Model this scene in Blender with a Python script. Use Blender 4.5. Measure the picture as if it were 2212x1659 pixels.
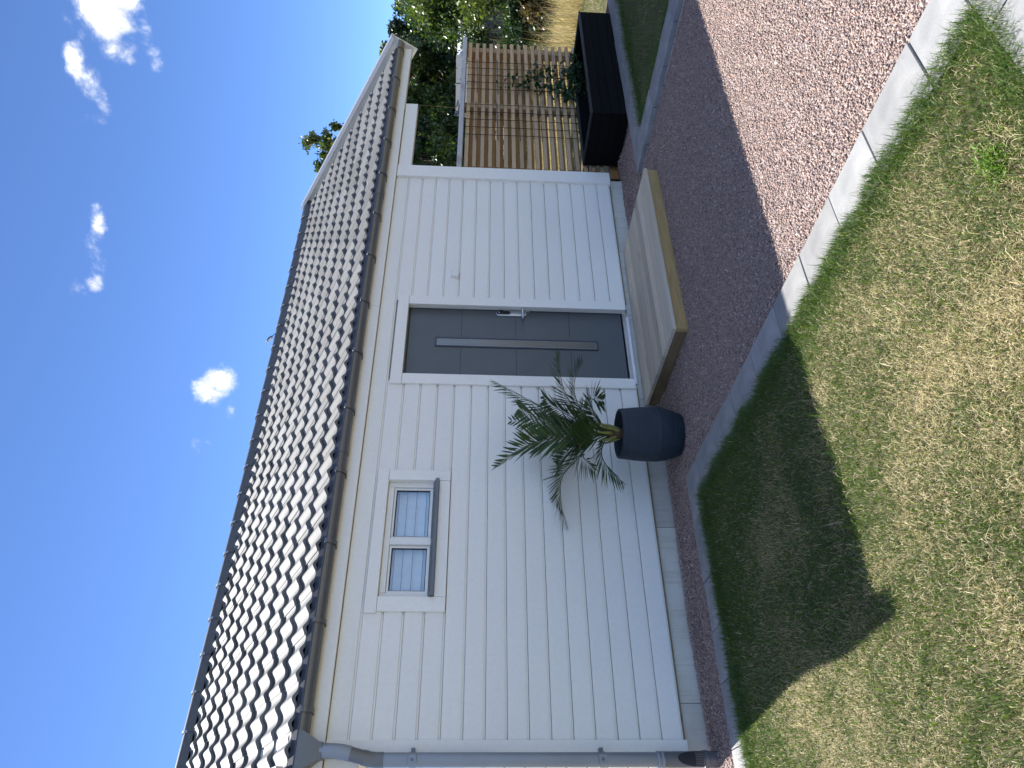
import bpy, math, random
import numpy as np
from mathutils import Matrix, Vector

# ------------------------------------------------------------------ reset
for o in list(bpy.data.objects):
    bpy.data.objects.remove(o, do_unlink=True)
sc = bpy.context.scene
COL = sc.collection
rng = np.random.default_rng(11)
random.seed(5)

# ------------------------------------------------------------------ camera (phone held sideways: picture left is up)
RIGHT = Vector((0.81029562, -0.58550486, 0.02459819))
UP = Vector((0.0108231, 0.05691973, 0.99832009))
FWD = Vector((0.58592139, 0.80866817, -0.05245879))
CAM = Vector((0.0, -5.25, 1.62))
cd = bpy.data.cameras.new('camera')
cam = bpy.data.objects.new('camera', cd)
COL.objects.link(cam)
cd.sensor_fit = 'HORIZONTAL'
cd.sensor_width = 36.0
cd.lens = 1596.27 / 2212.0 * 36.0
cd.clip_start = 0.05
cd.clip_end = 2000.0
X, Y, Z = -UP, RIGHT, -FWD
cam.matrix_world = Matrix(((X.x, Y.x, Z.x, CAM.x), (X.y, Y.y, Z.y, CAM.y), (X.z, Y.z, Z.z, CAM.z), (0, 0, 0, 1)))
sc.camera = cam

# ------------------------------------------------------------------ light
SUNV = Vector((-0.0915, 0.875, 1.0)).normalized()
SUN_EL = math.asin(SUNV.z)
SUN_AZ = math.atan2(SUNV.x, SUNV.y)
SKY_STRENGTH = 0.080
SUN_STRENGTH = 2.85
EXPOSURE = 1.96
sd = bpy.data.lights.new('sun', 'SUN')
sd.energy = SUN_STRENGTH
sd.angle = math.radians(0.53)
sd.color = (1.0, 0.965, 0.91)
so = bpy.data.objects.new('sun', sd)
COL.objects.link(so)
so.location = (-5, 20, 30)
so.rotation_euler = SUNV.to_track_quat('Z', 'Y').to_euler()

world = bpy.data.worlds.new('World')
sc.world = world
world.use_nodes = True
wt = world.node_tree
wt.nodes.clear()
def N(t, kind, **kw):
    n = t.nodes.new(kind)
    for k, v in kw.items():
        if k == 'inp':
            for a, b in v.items():
                n.inputs[a].default_value = b
        else:
            setattr(n, k, v)
    return n
wout = N(wt, 'ShaderNodeOutputWorld')
wbg = N(wt, 'ShaderNodeBackground', inp={'Strength': SKY_STRENGTH})
sky = N(wt, 'ShaderNodeTexSky', sky_type='NISHITA', sun_disc=False, sun_elevation=SUN_EL, sun_rotation=SUN_AZ,
        altitude=0.0, air_density=0.40, dust_density=0.0, ozone_density=8.0)
wt.links.new(wbg.outputs[0], wout.inputs[0])
# a handful of small cumulus clouds, placed by direction in the sky
tc = N(wt, 'ShaderNodeTexCoord')
def pix_dir(px, py):
    u, v = 1659 - py, px
    return (FWD + RIGHT * ((u - 829.5) / 1596.27) - UP * ((v - 1106) / 1596.27)).normalized()
CLOUDS = [  # px, py, half size along px, half size along py, weight
    (224, 30, 44, 60, 1.6), (240, 90, 34, 34, 1.25), (230, -30, 50, 60, 1.6), (264, 66, 20, 44, 1.0),
    (168, 142, 24, 36, .95), (190, 185, 20, 32, .72), (210, 215, 18, 28, .62), (172, 230, 18, 24, .54), (205, 262, 14, 22, .5),
    (305, 60, 18, 40, .74), (328, 118, 14, 26, .74), (150, 45, 14, 18, .45),
    (204, 480, 15, 40, .98), (200, 530, 18, 34, .80), (192, 570, 22, 26, .58), (203, 612, 18, 18, .78), (166, 622, 16, 20, .5),
    (464, 836, 38, 42, 1.35), (486, 885, 14, 24, .85), (426, 958, 22, 22, .72), (404, 928, 10, 24, .52)]
prev = None
nse = N(wt, 'ShaderNodeTexNoise', inp={'Scale': 30.0, 'Detail': 9.0, 'Roughness': 0.62, 'Distortion': 0.15})
wt.links.new(tc.outputs['Generated'], nse.inputs['Vector'])
nse2 = N(wt, 'ShaderNodeTexNoise', inp={'Scale': 11.0, 'Detail': 4.0, 'Roughness': 0.55})
wt.links.new(tc.outputs['Generated'], nse2.inputs['Vector'])
def M(t, op, a, b=None, c=None, clamp=False):
    n = t.nodes.new('ShaderNodeMath')
    n.operation = op
    n.use_clamp = clamp
    for i, v in enumerate((a, b, c)):
        if v is None:
            continue
        if isinstance(v, (int, float)):
            n.inputs[i].default_value = v
        else:
            t.links.new(v, n.inputs[i])
    return n.outputs[0]
def VDOT(t, sock, vec):
    n = t.nodes.new('ShaderNodeVectorMath')
    n.operation = 'DOT_PRODUCT'
    t.links.new(sock, n.inputs[0])
    n.inputs[1].default_value = vec
    return n.outputs['Value']
for px, py, rx, ry, w in CLOUDS:
    c = pix_dir(px, py)
    e1 = (pix_dir(px + 10, py) - c).normalized()
    e2 = c.cross(e1).normalized()
    dc = VDOT(wt, tc.outputs['Generated'], c)
    a = M(wt, 'DIVIDE', VDOT(wt, tc.outputs['Generated'], e1), rx / 1596.0 * 1.0)
    b = M(wt, 'DIVIDE', VDOT(wt, tc.outputs['Generated'], e2), ry / 1596.0 * 1.0)
    r2 = M(wt, 'ADD', M(wt, 'MULTIPLY', a, a), M(wt, 'MULTIPLY', b, b))
    f = M(wt, 'SUBTRACT', 1.0, M(wt, 'MULTIPLY', r2, 0.5))
    f = M(wt, 'MULTIPLY', M(wt, 'MAXIMUM', f, 0.0), M(wt, 'GREATER_THAN', dc, 0.0))
    f = M(wt, 'MULTIPLY', f, w)
    prev = f if prev is None else M(wt, 'MAXIMUM', prev, f)
dens = M(wt, 'ADD', prev, M(wt, 'MULTIPLY', M(wt, 'SUBTRACT', nse.outputs['Fac'], 0.5), 3.2))
dens = M(wt, 'ADD', dens, M(wt, 'MULTIPLY', M(wt, 'SUBTRACT', nse2.outputs['Fac'], 0.5), 0.9))
ss = N(wt, 'ShaderNodeMapRange', interpolation_type='SMOOTHSTEP', inp={'From Min': 0.30, 'From Max': 1.55, 'To Min': 0.0, 'To Max': 1.0})
wt.links.new(dens, ss.inputs['Value'])
gate = M(wt, 'MULTIPLY', prev, 4.0, clamp=True)
alpha = M(wt, 'POWER', M(wt, 'MULTIPLY', ss.outputs[0], gate), 1.7)
# denser bright clouds added only outside the view, as fill for the shaded wall
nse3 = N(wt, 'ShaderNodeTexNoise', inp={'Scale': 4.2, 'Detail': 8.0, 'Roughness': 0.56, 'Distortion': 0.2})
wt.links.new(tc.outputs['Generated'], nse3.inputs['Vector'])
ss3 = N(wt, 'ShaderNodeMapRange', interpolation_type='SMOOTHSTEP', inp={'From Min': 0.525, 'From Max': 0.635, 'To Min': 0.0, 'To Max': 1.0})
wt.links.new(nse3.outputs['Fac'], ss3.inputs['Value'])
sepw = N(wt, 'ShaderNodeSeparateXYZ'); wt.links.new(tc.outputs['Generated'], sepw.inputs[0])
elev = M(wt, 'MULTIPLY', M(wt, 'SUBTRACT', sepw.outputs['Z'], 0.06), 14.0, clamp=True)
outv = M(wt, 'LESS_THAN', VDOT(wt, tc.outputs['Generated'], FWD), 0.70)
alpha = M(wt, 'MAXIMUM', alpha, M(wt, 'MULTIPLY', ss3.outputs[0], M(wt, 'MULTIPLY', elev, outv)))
mixc = N(wt, 'ShaderNodeMix', data_type='RGBA')
cshade = N(wt, 'ShaderNodeMix', data_type='RGBA')
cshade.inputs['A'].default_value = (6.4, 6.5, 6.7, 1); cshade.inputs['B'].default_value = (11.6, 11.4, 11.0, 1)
cfac = N(wt, 'ShaderNodeMapRange', inp={'From Min': .36, 'From Max': .56}); wt.links.new(nse2.outputs['Fac'], cfac.inputs['Value'])
wt.links.new(cfac.outputs[0], cshade.inputs['Factor'])
# clouds seen towards the sun show their shaded side, those opposite are front-lit
lit = M(wt, 'MULTIPLY_ADD', VDOT(wt, tc.outputs['Generated'], SUNV), -0.30, 0.76)
cl2 = N(wt, 'ShaderNodeVectorMath', operation='SCALE')
wt.links.new(cshade.outputs['Result'], cl2.inputs[0]); wt.links.new(lit, cl2.inputs['Scale'])
wt.links.new(cl2.outputs[0], mixc.inputs['B'])
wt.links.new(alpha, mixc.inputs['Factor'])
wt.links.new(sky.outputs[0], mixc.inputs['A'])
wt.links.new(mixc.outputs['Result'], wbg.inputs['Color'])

vs = sc.view_settings
vs.view_transform = 'Standard'
vs.look = 'None'
vs.gamma = 1.0
vs.use_curve_mapping = False
vs.exposure = EXPOSURE
sc.render.engine = 'CYCLES'
sc.cycles.max_bounces = 8
sc.cycles.diffuse_bounces = 4
sc.cycles.transparent_max_bounces = 12
sc.cycles.use_denoising = True

# ------------------------------------------------------------------ mesh helpers
class MB:
    def __init__(s):
        s.v, s.f, s.m = [], [], []
    def add(s, vs_, fs_, mat=0):
        b = len(s.v)
        s.v += [tuple(p) for p in vs_]
        s.f += [tuple(b + i for i in f) for f in fs_]
        s.m += [mat] * len(fs_)
        return s
    def box(s, x0, x1, y0, y1, z0, z1, c=0.0, mat=0, T=None):
        if c <= 0:
            P = [(x, y, z) for x in (x0, x1) for y in (y0, y1) for z in (z0, z1)]
            F = [(0, 1, 3, 2), (4, 6, 7, 5), (0, 4, 5, 1), (2, 3, 7, 6), (0, 2, 6, 4), (1, 5, 7, 3)]
        else:
            P, F, idx = [], [], {}
            lo, hi = (x0, y0, z0), (x1, y1, z1)
            for ax in range(3):
                for sx in (0, 1):
                    for sy in (0, 1):
                        for sz in (0, 1):
                            p = []
                            for k, sgn in enumerate((sx, sy, sz)):
                                if k == ax:
                                    p.append(hi[k] if sgn else lo[k])
                                else:
                                    p.append(hi[k] - c if sgn else lo[k] + c)
                            idx[(ax, sx, sy, sz)] = len(P)
                            P.append(tuple(p))
            for ax in range(3):
                for sg in (0, 1):
                    o = [k for k in range(3) if k != ax]
                    q = []
                    for a, b in ((0, 0), (1, 0), (1, 1), (0, 1)):
                        t = [0, 0, 0]; t[ax] = sg; t[o[0]] = a; t[o[1]] = b
                        q.append(idx[(ax, *t)])
                    flip = (ax == 1) ^ (sg == 0)
                    F.append(tuple(reversed(q)) if flip else tuple(q))
            for e in range(3):      # edges along axis e
                o = [k for k in range(3) if k != e]
                for a in (0, 1):
                    for b in (0, 1):
                        t0 = [0, 0, 0]; t0[o[0]] = a; t0[o[1]] = b
                        t1 = list(t0); t1[e] = 1
                        q = [idx[(o[0], *t0)], idx[(o[0], *t1)], idx[(o[1], *t1)], idx[(o[1], *t0)]]
                        F.append(tuple(q))
            for sx in (0, 1):
                for sy in (0, 1):
                    for sz in (0, 1):
                        F.append((idx[(0, sx, sy, sz)], idx[(1, sx, sy, sz)], idx[(2, sx, sy, sz)]))
        if T is not None:
            P = [tuple(T @ Vector(p)) for p in P]
        return s.add(P, F, mat)
    def tube(s, pts, rad, n=8, caps=True, mat=0, half=None):
        pts = [Vector(p) for p in pts]
        rad = rad if hasattr(rad, '__len__') else [rad] * len(pts)
        P, F = [], []
        t0 = (pts[1] - pts[0]).normalized()
        ref = Vector((0, 0, 1)) if abs(t0.z) < 0.9 else Vector((1, 0, 0))
        nrm = t0.cross(ref).normalized()
        for i, p in enumerate(pts):
            if i == 0: t = pts[1] - pts[0]
            elif i == len(pts) - 1: t = pts[-1] - pts[-2]
            else: t = (pts[i + 1] - p).normalized() + (p - pts[i - 1]).normalized()
            t.normalize()
            nrm = (nrm - t * nrm.dot(t)).normalized()
            b = t.cross(nrm)
            for k in range(n):
                a = 2 * math.pi * k / n
                P.append(p + (nrm * math.cos(a) + b * math.sin(a)) * rad[i])
        for i in range(len(pts) - 1):
            for k in range(n):
                k2 = (k + 1) % n
                F.append((i * n + k, i * n + k2, (i + 1) * n + k2, (i + 1) * n + k))
        if caps:
            F.append(tuple(reversed(range(n))))
            F.append(tuple((len(pts) - 1) * n + k for k in range(n)))
        return s.add(P, F, mat)
    def lathe(s, prof, n=32, cx=0, cy=0, mat=0, close=False):
        P, F = [], []
        for r, z in prof:
            for k in range(n):
                a = 2 * math.pi * k / n
                P.append((cx + r * math.cos(a), cy + r * math.sin(a), z))
        for i in range(len(prof) - 1):
            for k in range(n):
                k2 = (k + 1) % n
                F.append((i * n + k, i * n + k2, (i + 1) * n + k2, (i + 1) * n + k))
        if close:
            F.append(tuple(reversed(range(n))))
            F.append(tuple((len(prof) - 1) * n + k for k in range(n)))
        return s.add(P, F, mat)
    def prism(s, prof, x0, x1, mat=0):
        """profile of (y, z) points, extruded along x"""
        n = len(prof)
        P = [(x0, y, z) for y, z in prof] + [(x1, y, z) for y, z in prof]
        F = [tuple(range(n)), tuple(reversed(range(n, 2 * n)))]
        for i in range(n):
            j = (i + 1) % n
            F.append((i, i + n, j + n, j))
        return s.add(P, F, mat)
    def mesh(s, name, smooth=None):
        me = bpy.data.meshes.new(name)
        me.from_pydata(s.v, [], s.f)
        me.validate()
        if len(me.polygons) == len(s.m):
            me.polygons.foreach_set('material_index', s.m)
        import bmesh
        bm = bmesh.new(); bm.from_mesh(me)
        bmesh.ops.recalc_face_normals(bm, faces=bm.faces)
        bm.to_mesh(me); bm.free()
        if smooth is not None:
            me.shade_smooth()
            if smooth < 180:
                me.set_sharp_from_angle(angle=math.radians(smooth))
        return me

def link(name, me, mats, parent=None, mw=None):
    o = bpy.data.objects.new(name, me)
    COL.objects.link(o)
    if me is not None and not me.materials:
        for m in (mats if isinstance(mats, (list, tuple)) else [mats]):
            me.materials.append(m)
    if mw is not None:
        o.matrix_world = mw
    if parent is not None:
        o.parent = parent
        o.matrix_parent_inverse = (PINV[parent.name]).copy()
    PINV[o.name] = Matrix.Identity(4) if mw is None else mw.inverted()
    return o
PINV = {}
def thing(name, label, cat, loc, group=None):
    o = bpy.data.objects.new(name, None)
    COL.objects.link(o)
    o.empty_display_size = 0.2
    o.location = loc
    PINV[o.name] = Matrix.Translation(Vector(loc)).inverted()
    tag(o, label, cat, group)
    return o
def tag(o, label=None, cat=None, group=None, kind=None):
    if label: o['label'] = label
    if cat: o['category'] = cat
    if group: o['group'] = group
    if kind: o['kind'] = kind
    return o
def build(mb, name, mats, parent=None, smooth=None, mw=None):
    return link(name, mb.mesh(name, smooth), mats, parent, mw)
def np_mesh(name, V, F, mat, parent=None, tint=None, smooth=False):
    """V (n,3), F (m,3) arrays -> object; tint (n,3) is stored as a point colour"""
    me = bpy.data.meshes.new(name)
    V = np.ascontiguousarray(V, dtype=np.float32); F = np.ascontiguousarray(F, dtype=np.int32)
    me.vertices.add(len(V)); me.vertices.foreach_set('co', V.ravel())
    k = F.shape[1]
    me.loops.add(F.size); me.loops.foreach_set('vertex_index', F.ravel())
    me.polygons.add(len(F)); me.polygons.foreach_set('loop_start', np.arange(0, F.size, k, dtype=np.int32))
    me.update(calc_edges=True)
    if tint is not None:
        at = me.attributes.new('tint', 'FLOAT_COLOR', 'POINT')
        c = np.ones((len(V), 4), dtype=np.float32); c[:, :3] = tint
        at.data.foreach_set('color', c.ravel())
    if smooth:
        me.shade_smooth()
    return link(name, me, mat, parent)

# value noise in numpy
_perm = np.random.default_rng(3).random((256, 256))
def vnoise(x, y, s):
    x = np.asarray(x) * s + 100.3; y = np.asarray(y) * s + 57.7
    xi = np.floor(x).astype(int); yi = np.floor(y).astype(int)
    fx = x - xi; fy = y - yi
    fx = fx * fx * (3 - 2 * fx); fy = fy * fy * (3 - 2 * fy)
    a = _perm[xi % 256, yi % 256]; b = _perm[(xi + 1) % 256, yi % 256]
    c = _perm[xi % 256, (yi + 1) % 256]; d = _perm[(xi + 1) % 256, (yi + 1) % 256]
    return (a * (1 - fx) + b * fx) * (1 - fy) + (c * (1 - fx) + d * fx) * fy
def fbm(x, y, s):
    return (vnoise(x, y, s) + .5 * vnoise(x, y, s * 2.1) + .25 * vnoise(x, y, s * 4.3)) / 1.75

# ------------------------------------------------------------------ materials
def mat(name):
    m = bpy.data.materials.new(name)
    m.use_nodes = True
    t = m.node_tree
    return m, t, t.nodes['Principled BSDF']
def L(t, a, b): t.links.new(a, b)
def ocoord(t, scale=(1, 1, 1), kind='Object'):
    c = N(t, 'ShaderNodeTexCoord'); mp = N(t, 'ShaderNodeMapping')
    mp.inputs['Scale'].default_value = scale
    L(t, c.outputs[kind], mp.inputs['Vector'])
    return mp.outputs[0]
def noise(t, vec, scale, detail=4, rough=.55, dist=0):
    n = N(t, 'ShaderNodeTexNoise', inp={'Scale': scale, 'Detail': detail, 'Roughness': rough, 'Distortion': dist})
    if vec is not None: L(t, vec, n.inputs['Vector'])
    return n.outputs['Fac']
def ramp(t, fac, stops):
    r = N(t, 'ShaderNodeValToRGB')
    el = r.color_ramp.elements
    while len(el) < len(stops): el.new(0.5)
    for e, (p, c) in zip(el, stops):
        e.position = p; e.color = (*c, 1) if len(c) == 3 else c
    L(t, fac, r.inputs['Fac'])
    return r.outputs['Color']
def bump(t, b, h, strength, dist=0.01):
    n = N(t, 'ShaderNodeBump', inp={'Strength': strength, 'Distance': dist})
    L(t, h, n.inputs['Height']); L(t, n.outputs[0], b.inputs['Normal'])
def mixc_(t, fac, a, b, mode='MIX'):
    n = N(t, 'ShaderNodeMix', data_type='RGBA', blend_type=mode)
    for k, v in (('Factor', fac), ('A', a), ('B', b)):
        if isinstance(v, (int, float)): n.inputs[k].default_value = v
        elif isinstance(v, tuple): n.inputs[k].default_value = (*v, 1)
        else: L(t, v, n.inputs[k])
    return n.outputs['Result']
def orand(t): return N(t, 'ShaderNodeObjectInfo').outputs['Random']

def make_white(name, base=(.90, .872, .785), along=(0.6, 9, 9), bmp=.16, rough=.5):
    m, t, b = mat(name)
    v = ocoord(t, along)
    g = noise(t, v, 9, 5, .6, .4)
    big = noise(t, ocoord(t), 1.3, 3)
    fine = noise(t, ocoord(t), 34, 3)
    c = ramp(t, big, [(.3, tuple(x * .965 for x in base)), (.7, base)])
    c = mixc_(t, .5, c, ramp(t, fine, [(.35, (.93, .93, .925)), (.62, (1, 1, 1))]), 'MULTIPLY')
    n = N(t, 'ShaderNodeMapRange', inp={'To Min': .955, 'To Max': 1.0}); L(t, orand(t), n.inputs['Value'])
    hsv = N(t, 'ShaderNodeHueSaturation'); L(t, n.outputs[0], hsv.inputs['Value']); L(t, c, hsv.inputs['Color'])
    L(t, hsv.outputs[0], b.inputs['Base Color'])
    b.inputs['Roughness'].default_value = rough
    bump(t, b, g, bmp, .004)
    return m
WHITE = make_white('white_painted_wood')
WHITE_V = make_white('white_painted_trim', along=(9, 9, .6))
WHITE_PVC = make_white('white_window_frame', base=(.84, .82, .75), bmp=.02, rough=.32)

def make_plain(name, col, rough=.5, metal=0.0, var=.12, scale=18, bmp=0.0, spec=.5):
    m, t, b = mat(name)
    v = noise(t, ocoord(t), scale, 5, .6)
    lo = tuple(x * (1 - var) for x in col); hi = tuple(min(1, x * (1 + var)) for x in col)
    L(t, ramp(t, v, [(.3, lo), (.7, hi)]), b.inputs['Base Color'])
    b.inputs['Roughness'].default_value = rough
    b.inputs['Metallic'].default_value = metal
    b.inputs['Specular IOR Level'].default_value = spec
    rr = N(t, 'ShaderNodeMapRange', inp={'To Min': max(0, rough - .08), 'To Max': min(1, rough + .1)})
    L(t, noise(t, ocoord(t), scale * .6, 4), rr.inputs['Value']); L(t, rr.outputs[0], b.inputs['Roughness'])
    if bmp: bump(t, b, noise(t, ocoord(t), scale * 6, 4), bmp, .004)
    return m
def make_tile():
    m, t, b = mat('graphite_roof_tile')
    v = noise(t, ocoord(t), 30, 6, .65)
    big = noise(t, ocoord(t), 5, 3)
    c = ramp(t, v, [(.3, (.115, .118, .12)), (.72, (.165, .167, .165))])
    c = mixc_(t, .35, c, ramp(t, big, [(.35, (.8, .8, .8)), (.7, (1.1, 1.1, 1.08))]), 'MULTIPLY')
    hsv = N(t, 'ShaderNodeHueSaturation'); n = N(t, 'ShaderNodeMapRange', inp={'To Min': .74, 'To Max': 1.22})
    L(t, orand(t), n.inputs['Value']); L(t, n.outputs[0], hsv.inputs['Value']); L(t, c, hsv.inputs['Color'])
    L(t, hsv.outputs[0], b.inputs['Base Color'])
    b.inputs['Specular IOR Level'].default_value = .82
    rr = N(t, 'ShaderNodeMapRange', inp={'To Min': .68, 'To Max': .80}); L(t, v, rr.inputs['Value'])
    L(t, rr.outputs[0], b.inputs['Roughness'])
    bump(t, b, noise(t, ocoord(t), 160, 5, .7), .35, .002)
    return m
TILE = make_tile()
RIDGE = make_plain('slate_ridge_cap', (.085, .095, .105), .55, var=.15, scale=12, bmp=.2)
STEEL_GREY = make_plain('grey_coated_steel', (.15, .155, .155), .4, .45, var=.06, scale=6)
STEEL_DARK = make_plain('dark_eave_flashing', (.035, .042, .058), .5, .2)
ZINC = make_plain('silver_coated_steel', (.26, .275, .29), .42, .6, var=.05, scale=5)
ALU = make_plain('brushed_aluminium', (.62, .63, .64), .32, .9, var=.06)
CLIP = make_plain('ridge_clip_metal', (.66, .68, .69), .35, .6, var=.06)
VERGE = make_plain('pale_grey_verge_metal', (.50, .52, .55), .4, .25, var=.05, scale=4)
DOORGREY = make_plain('slate_grey_door_paint', (.090, .101, .102), .45, var=.05, scale=5, bmp=.05)
DOORFRAME = make_plain('dark_door_frame_paint', (.045, .055, .07), .45, var=.05)
GROOVE = make_plain('door_groove_shadow_gap', (.02, .024, .03), .7)
BLACKPL = make_plain('black_keypad_plastic', (.012, .012, .016), .22, var=.1)
RUBBER = make_plain('dark_rubber', (.02, .02, .022), .8)
SOIL = make_plain('dark_potting_soil', (.018, .014, .011), .95, var=.5, scale=60, bmp=.8)
WIRE = make_plain('rusty_reinforcing_wire', (.045, .022, .014), .8, .3, var=.4, scale=60)
NAIL = make_plain('nail_head', (.16, .16, .16), .5, .6)

def make_concrete():
    m, t, b = mat('cast_concrete_foundation')
    v = noise(t, ocoord(t), 6, 6, .6)
    f = noise(t, ocoord(t, (1, 1, 1)), 90, 4, .7)
    st = noise(t, ocoord(t, (14, 14, .8)), 3, 5, .7)
    c = ramp(t, v, [(.3, (.60, .555, .455)), (.7, (.70, .655, .55))])
    c = mixc_(t, .55, c, ramp(t, st, [(.30, (.72, .68, .6)), (.5, (1, 1, 1))]), 'MULTIPLY')
    hsv = N(t, 'ShaderNodeHueSaturation'); n = N(t, 'ShaderNodeMapRange', inp={'To Min': .80, 'To Max': 1.14})
    L(t, orand(t), n.inputs['Value']); L(t, n.outputs[0], hsv.inputs['Value']); L(t, c, hsv.inputs['Color'])
    L(t, hsv.outputs[0], b.inputs['Base Color'])
    b.inputs['Roughness'].default_value = .85
    bump(t, b, f, .25, .003)
    return m
CONCRETE = make_concrete()
def make_slab():
    m, t, b = mat('grey_concrete_paving')
    v = noise(t, ocoord(t), 5.5, 6, .62, .6)
    f = noise(t, ocoord(t), 140, 3, .7)
    sp = noise(t, ocoord(t), 32, 3, .6)
    c = ramp(t, v, [(.28, (.205, .207, .206)), (.5, (.27, .27, .266)), (.74, (.345, .342, .334))])
    c = mixc_(t, .6, c, ramp(t, f, [(.3, (.80, .80, .80)), (.6, (1.05, 1.05, 1.05))]), 'MULTIPLY')
    c = mixc_(t, .8, c, ramp(t, sp, [(.24, (.55, .5, .45)), (.32, (1, 1, 1))]), 'MULTIPLY')
    hsv = N(t, 'ShaderNodeHueSaturation'); n = N(t, 'ShaderNodeMapRange', inp={'To Min': .86, 'To Max': 1.1})
    L(t, orand(t), n.inputs['Value']); L(t, n.outputs[0], hsv.inputs['Value']); L(t, c, hsv.inputs['Color'])
    L(t, hsv.outputs[0], b.inputs['Base Color'])
    b.inputs['Roughness'].default_value = .8
    bump(t, b, f, .25, .002)
    return m
SLAB = make_slab()

def make_wood(name, lo, hi, knot=(.16, .08, .03), axis=0, var=.2, rough=.75, grey=None, spec=.35):
    m, t, b = mat(name)
    s = [14, 14, 14]; s[axis] = .9
    oi = N(t, 'ShaderNodeObjectInfo')
    tcn = N(t, 'ShaderNodeTexCoord')
    off = N(t, 'ShaderNodeVectorMath', operation='SCALE'); off.inputs[0].default_value = (7.3, 3.1, 5.7)
    ml = M(t, 'MULTIPLY', oi.outputs['Random'], 9.0); L(t, ml, off.inputs['Scale'])
    ad = N(t, 'ShaderNodeVectorMath', operation='ADD'); L(t, tcn.outputs['Object'], ad.inputs[0]); L(t, off.outputs[0], ad.inputs[1])
    mp = N(t, 'ShaderNodeMapping'); mp.inputs['Scale'].default_value = s; L(t, ad.outputs[0], mp.inputs['Vector'])
    g = noise(t, mp.outputs[0], 4.5, 6, .62, .9)
    c = ramp(t, g, [(.28, lo), (.7, hi)])
    mp2 = N(t, 'ShaderNodeMapping'); s2 = [9, 9, 9]; s2[axis] = 2.6; mp2.inputs['Scale'].default_value = s2; L(t, ad.outputs[0], mp2.inputs['Vector'])
    vo = N(t, 'ShaderNodeTexVoronoi', inp={'Scale': .62}); L(t, mp2.outputs[0], vo.inputs['Vector'])
    k = N(t, 'ShaderNodeMapRange', inp={'From Min': .06, 'From Max': .20, 'To Min': .85, 'To Max': 0.0}); L(t, vo.outputs['Distance'], k.inputs['Value'])
    c = mixc_(t, k.outputs[0], c, knot)
    if grey:
        w = noise(t, ad.outputs[0], 2.2, 4, .6)
        wr = N(t, 'ShaderNodeMapRange', inp={'From Min': .35, 'From Max': .65}); L(t, w, wr.inputs['Value'])
        c = mixc_(t, M(t, 'MULTIPLY', wr.outputs[0], .55), c, grey)
    hsv = N(t, 'ShaderNodeHueSaturation'); n = N(t, 'ShaderNodeMapRange', inp={'To Min': 1 - var, 'To Max': 1 + var})
    L(t, oi.outputs['Random'], n.inputs['Value']); L(t, n.outputs[0], hsv.inputs['Value']); L(t, c, hsv.inputs['Color'])
    L(t, hsv.outputs[0], b.inputs['Base Color'])
    b.inputs['Roughness'].default_value = rough
    b.inputs['Specular IOR Level'].default_value = spec
    bump(t, b, g, .25, .004)
    return m
DECKTOP = make_wood('weathered_pine_decking', (.46, .375, .25), (.68, .58, .42), (.18, .12, .07), 0, .2, grey=(.56, .51, .43))
DECKSIDE = make_wood('green_treated_pine', (.38, .235, .085), (.54, .365, .155), (.12, .05, .018), 0, .06)
DECKEND = make_wood('dark_treated_pine', (.17, .115, .055), (.27, .19, .10), (.07, .035, .015), 1, .15)
SLAT = make_wood('weathered_fence_slat', (.42, .265, .13), (.60, .42, .24), (.17, .09, .04), 0, .14, grey=(.46, .37, .27))
SLATB = make_wood('brown_fence_slat', (.34, .17, .06), (.48, .27, .11), (.14, .06, .02), 0, .16)
POST = make_wood('fence_post_pine', (.34, .22, .105), (.47, .33, .18), (.14, .07, .03), 2, .1)
CAPW = make_wood('silvered_cap_board', (.42, .41, .40), (.58, .575, .57), (.25, .22, .2), 0, .06)
BLACKWOOD = make_wood('black_stained_plank', (.0035, .0035, .004), (.007, .0068, .0065), (.003, .003, .003), 0, .2, rough=.9, spec=.12)

def make_attr(name, rough=.6, trans=0.0, spec=.4, gain=1.0):
    m, t, b = mat(name)
    a = N(t, 'ShaderNodeAttribute', attribute_name='tint')
    L(t, a.outputs['Color'], b.inputs['Base Color'])
    b.inputs['Roughness'].default_value = rough
    b.inputs['Specular IOR Level'].default_value = spec
    if trans:
        tr = N(t, 'ShaderNodeBsdfTranslucent')
        hs = N(t, 'ShaderNodeHueSaturation', inp={'Saturation': 1.15, 'Value': 1.5})
        L(t, a.outputs['Color'], hs.inputs['Color']); L(t, hs.outputs[0], tr.inputs['Color'])
        mx = N(t, 'ShaderNodeMixShader', inp={'Fac': trans})
        L(t, b.outputs[0], mx.inputs[1]); L(t, tr.outputs[0], mx.inputs[2])
        L(t, mx.outputs[0], t.nodes['Material Output'].inputs['Surface'])
    return m
GRASS = make_attr('lawn_grass_blades', .55, .30, .35)
STRAW = make_attr('dry_meadow_stems', .7, .25, .3)
STONES = make_attr('crushed_stone_gravel', .75, 0, .35)
LEAF = make_attr('tree_leaves', .38, .32, .55)
PALMLEAF = make_attr('palm_leaflets', .42, .18, .5)
BARK = make_plain('tree_bark', (.09, .07, .055), .9, var=.4, scale=20, bmp=.6)

def make_leaf_obj(name, lo, hi):
    m, t, b = mat(name)
    L(t, ramp(t, orand(t), [(0, lo), (1, hi)]), b.inputs['Base Color'])
    b.inputs['Roughness'].default_value = .45
    tr = N(t, 'ShaderNodeBsdfTranslucent'); tr.inputs['Color'].default_value = (hi[0] * 1.6, hi[1] * 1.7, hi[2], 1)
    mx = N(t, 'ShaderNodeMixShader', inp={'Fac': .25})
    L(t, b.outputs[0], mx.inputs[1]); L(t, tr.outputs[0], mx.inputs[2])
    L(t, mx.outputs[0], t.nodes['Material Output'].inputs['Surface'])
    return m
VINELEAF = make_leaf_obj('climber_leaves', (.018, .045, .018), (.035, .085, .03))

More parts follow.
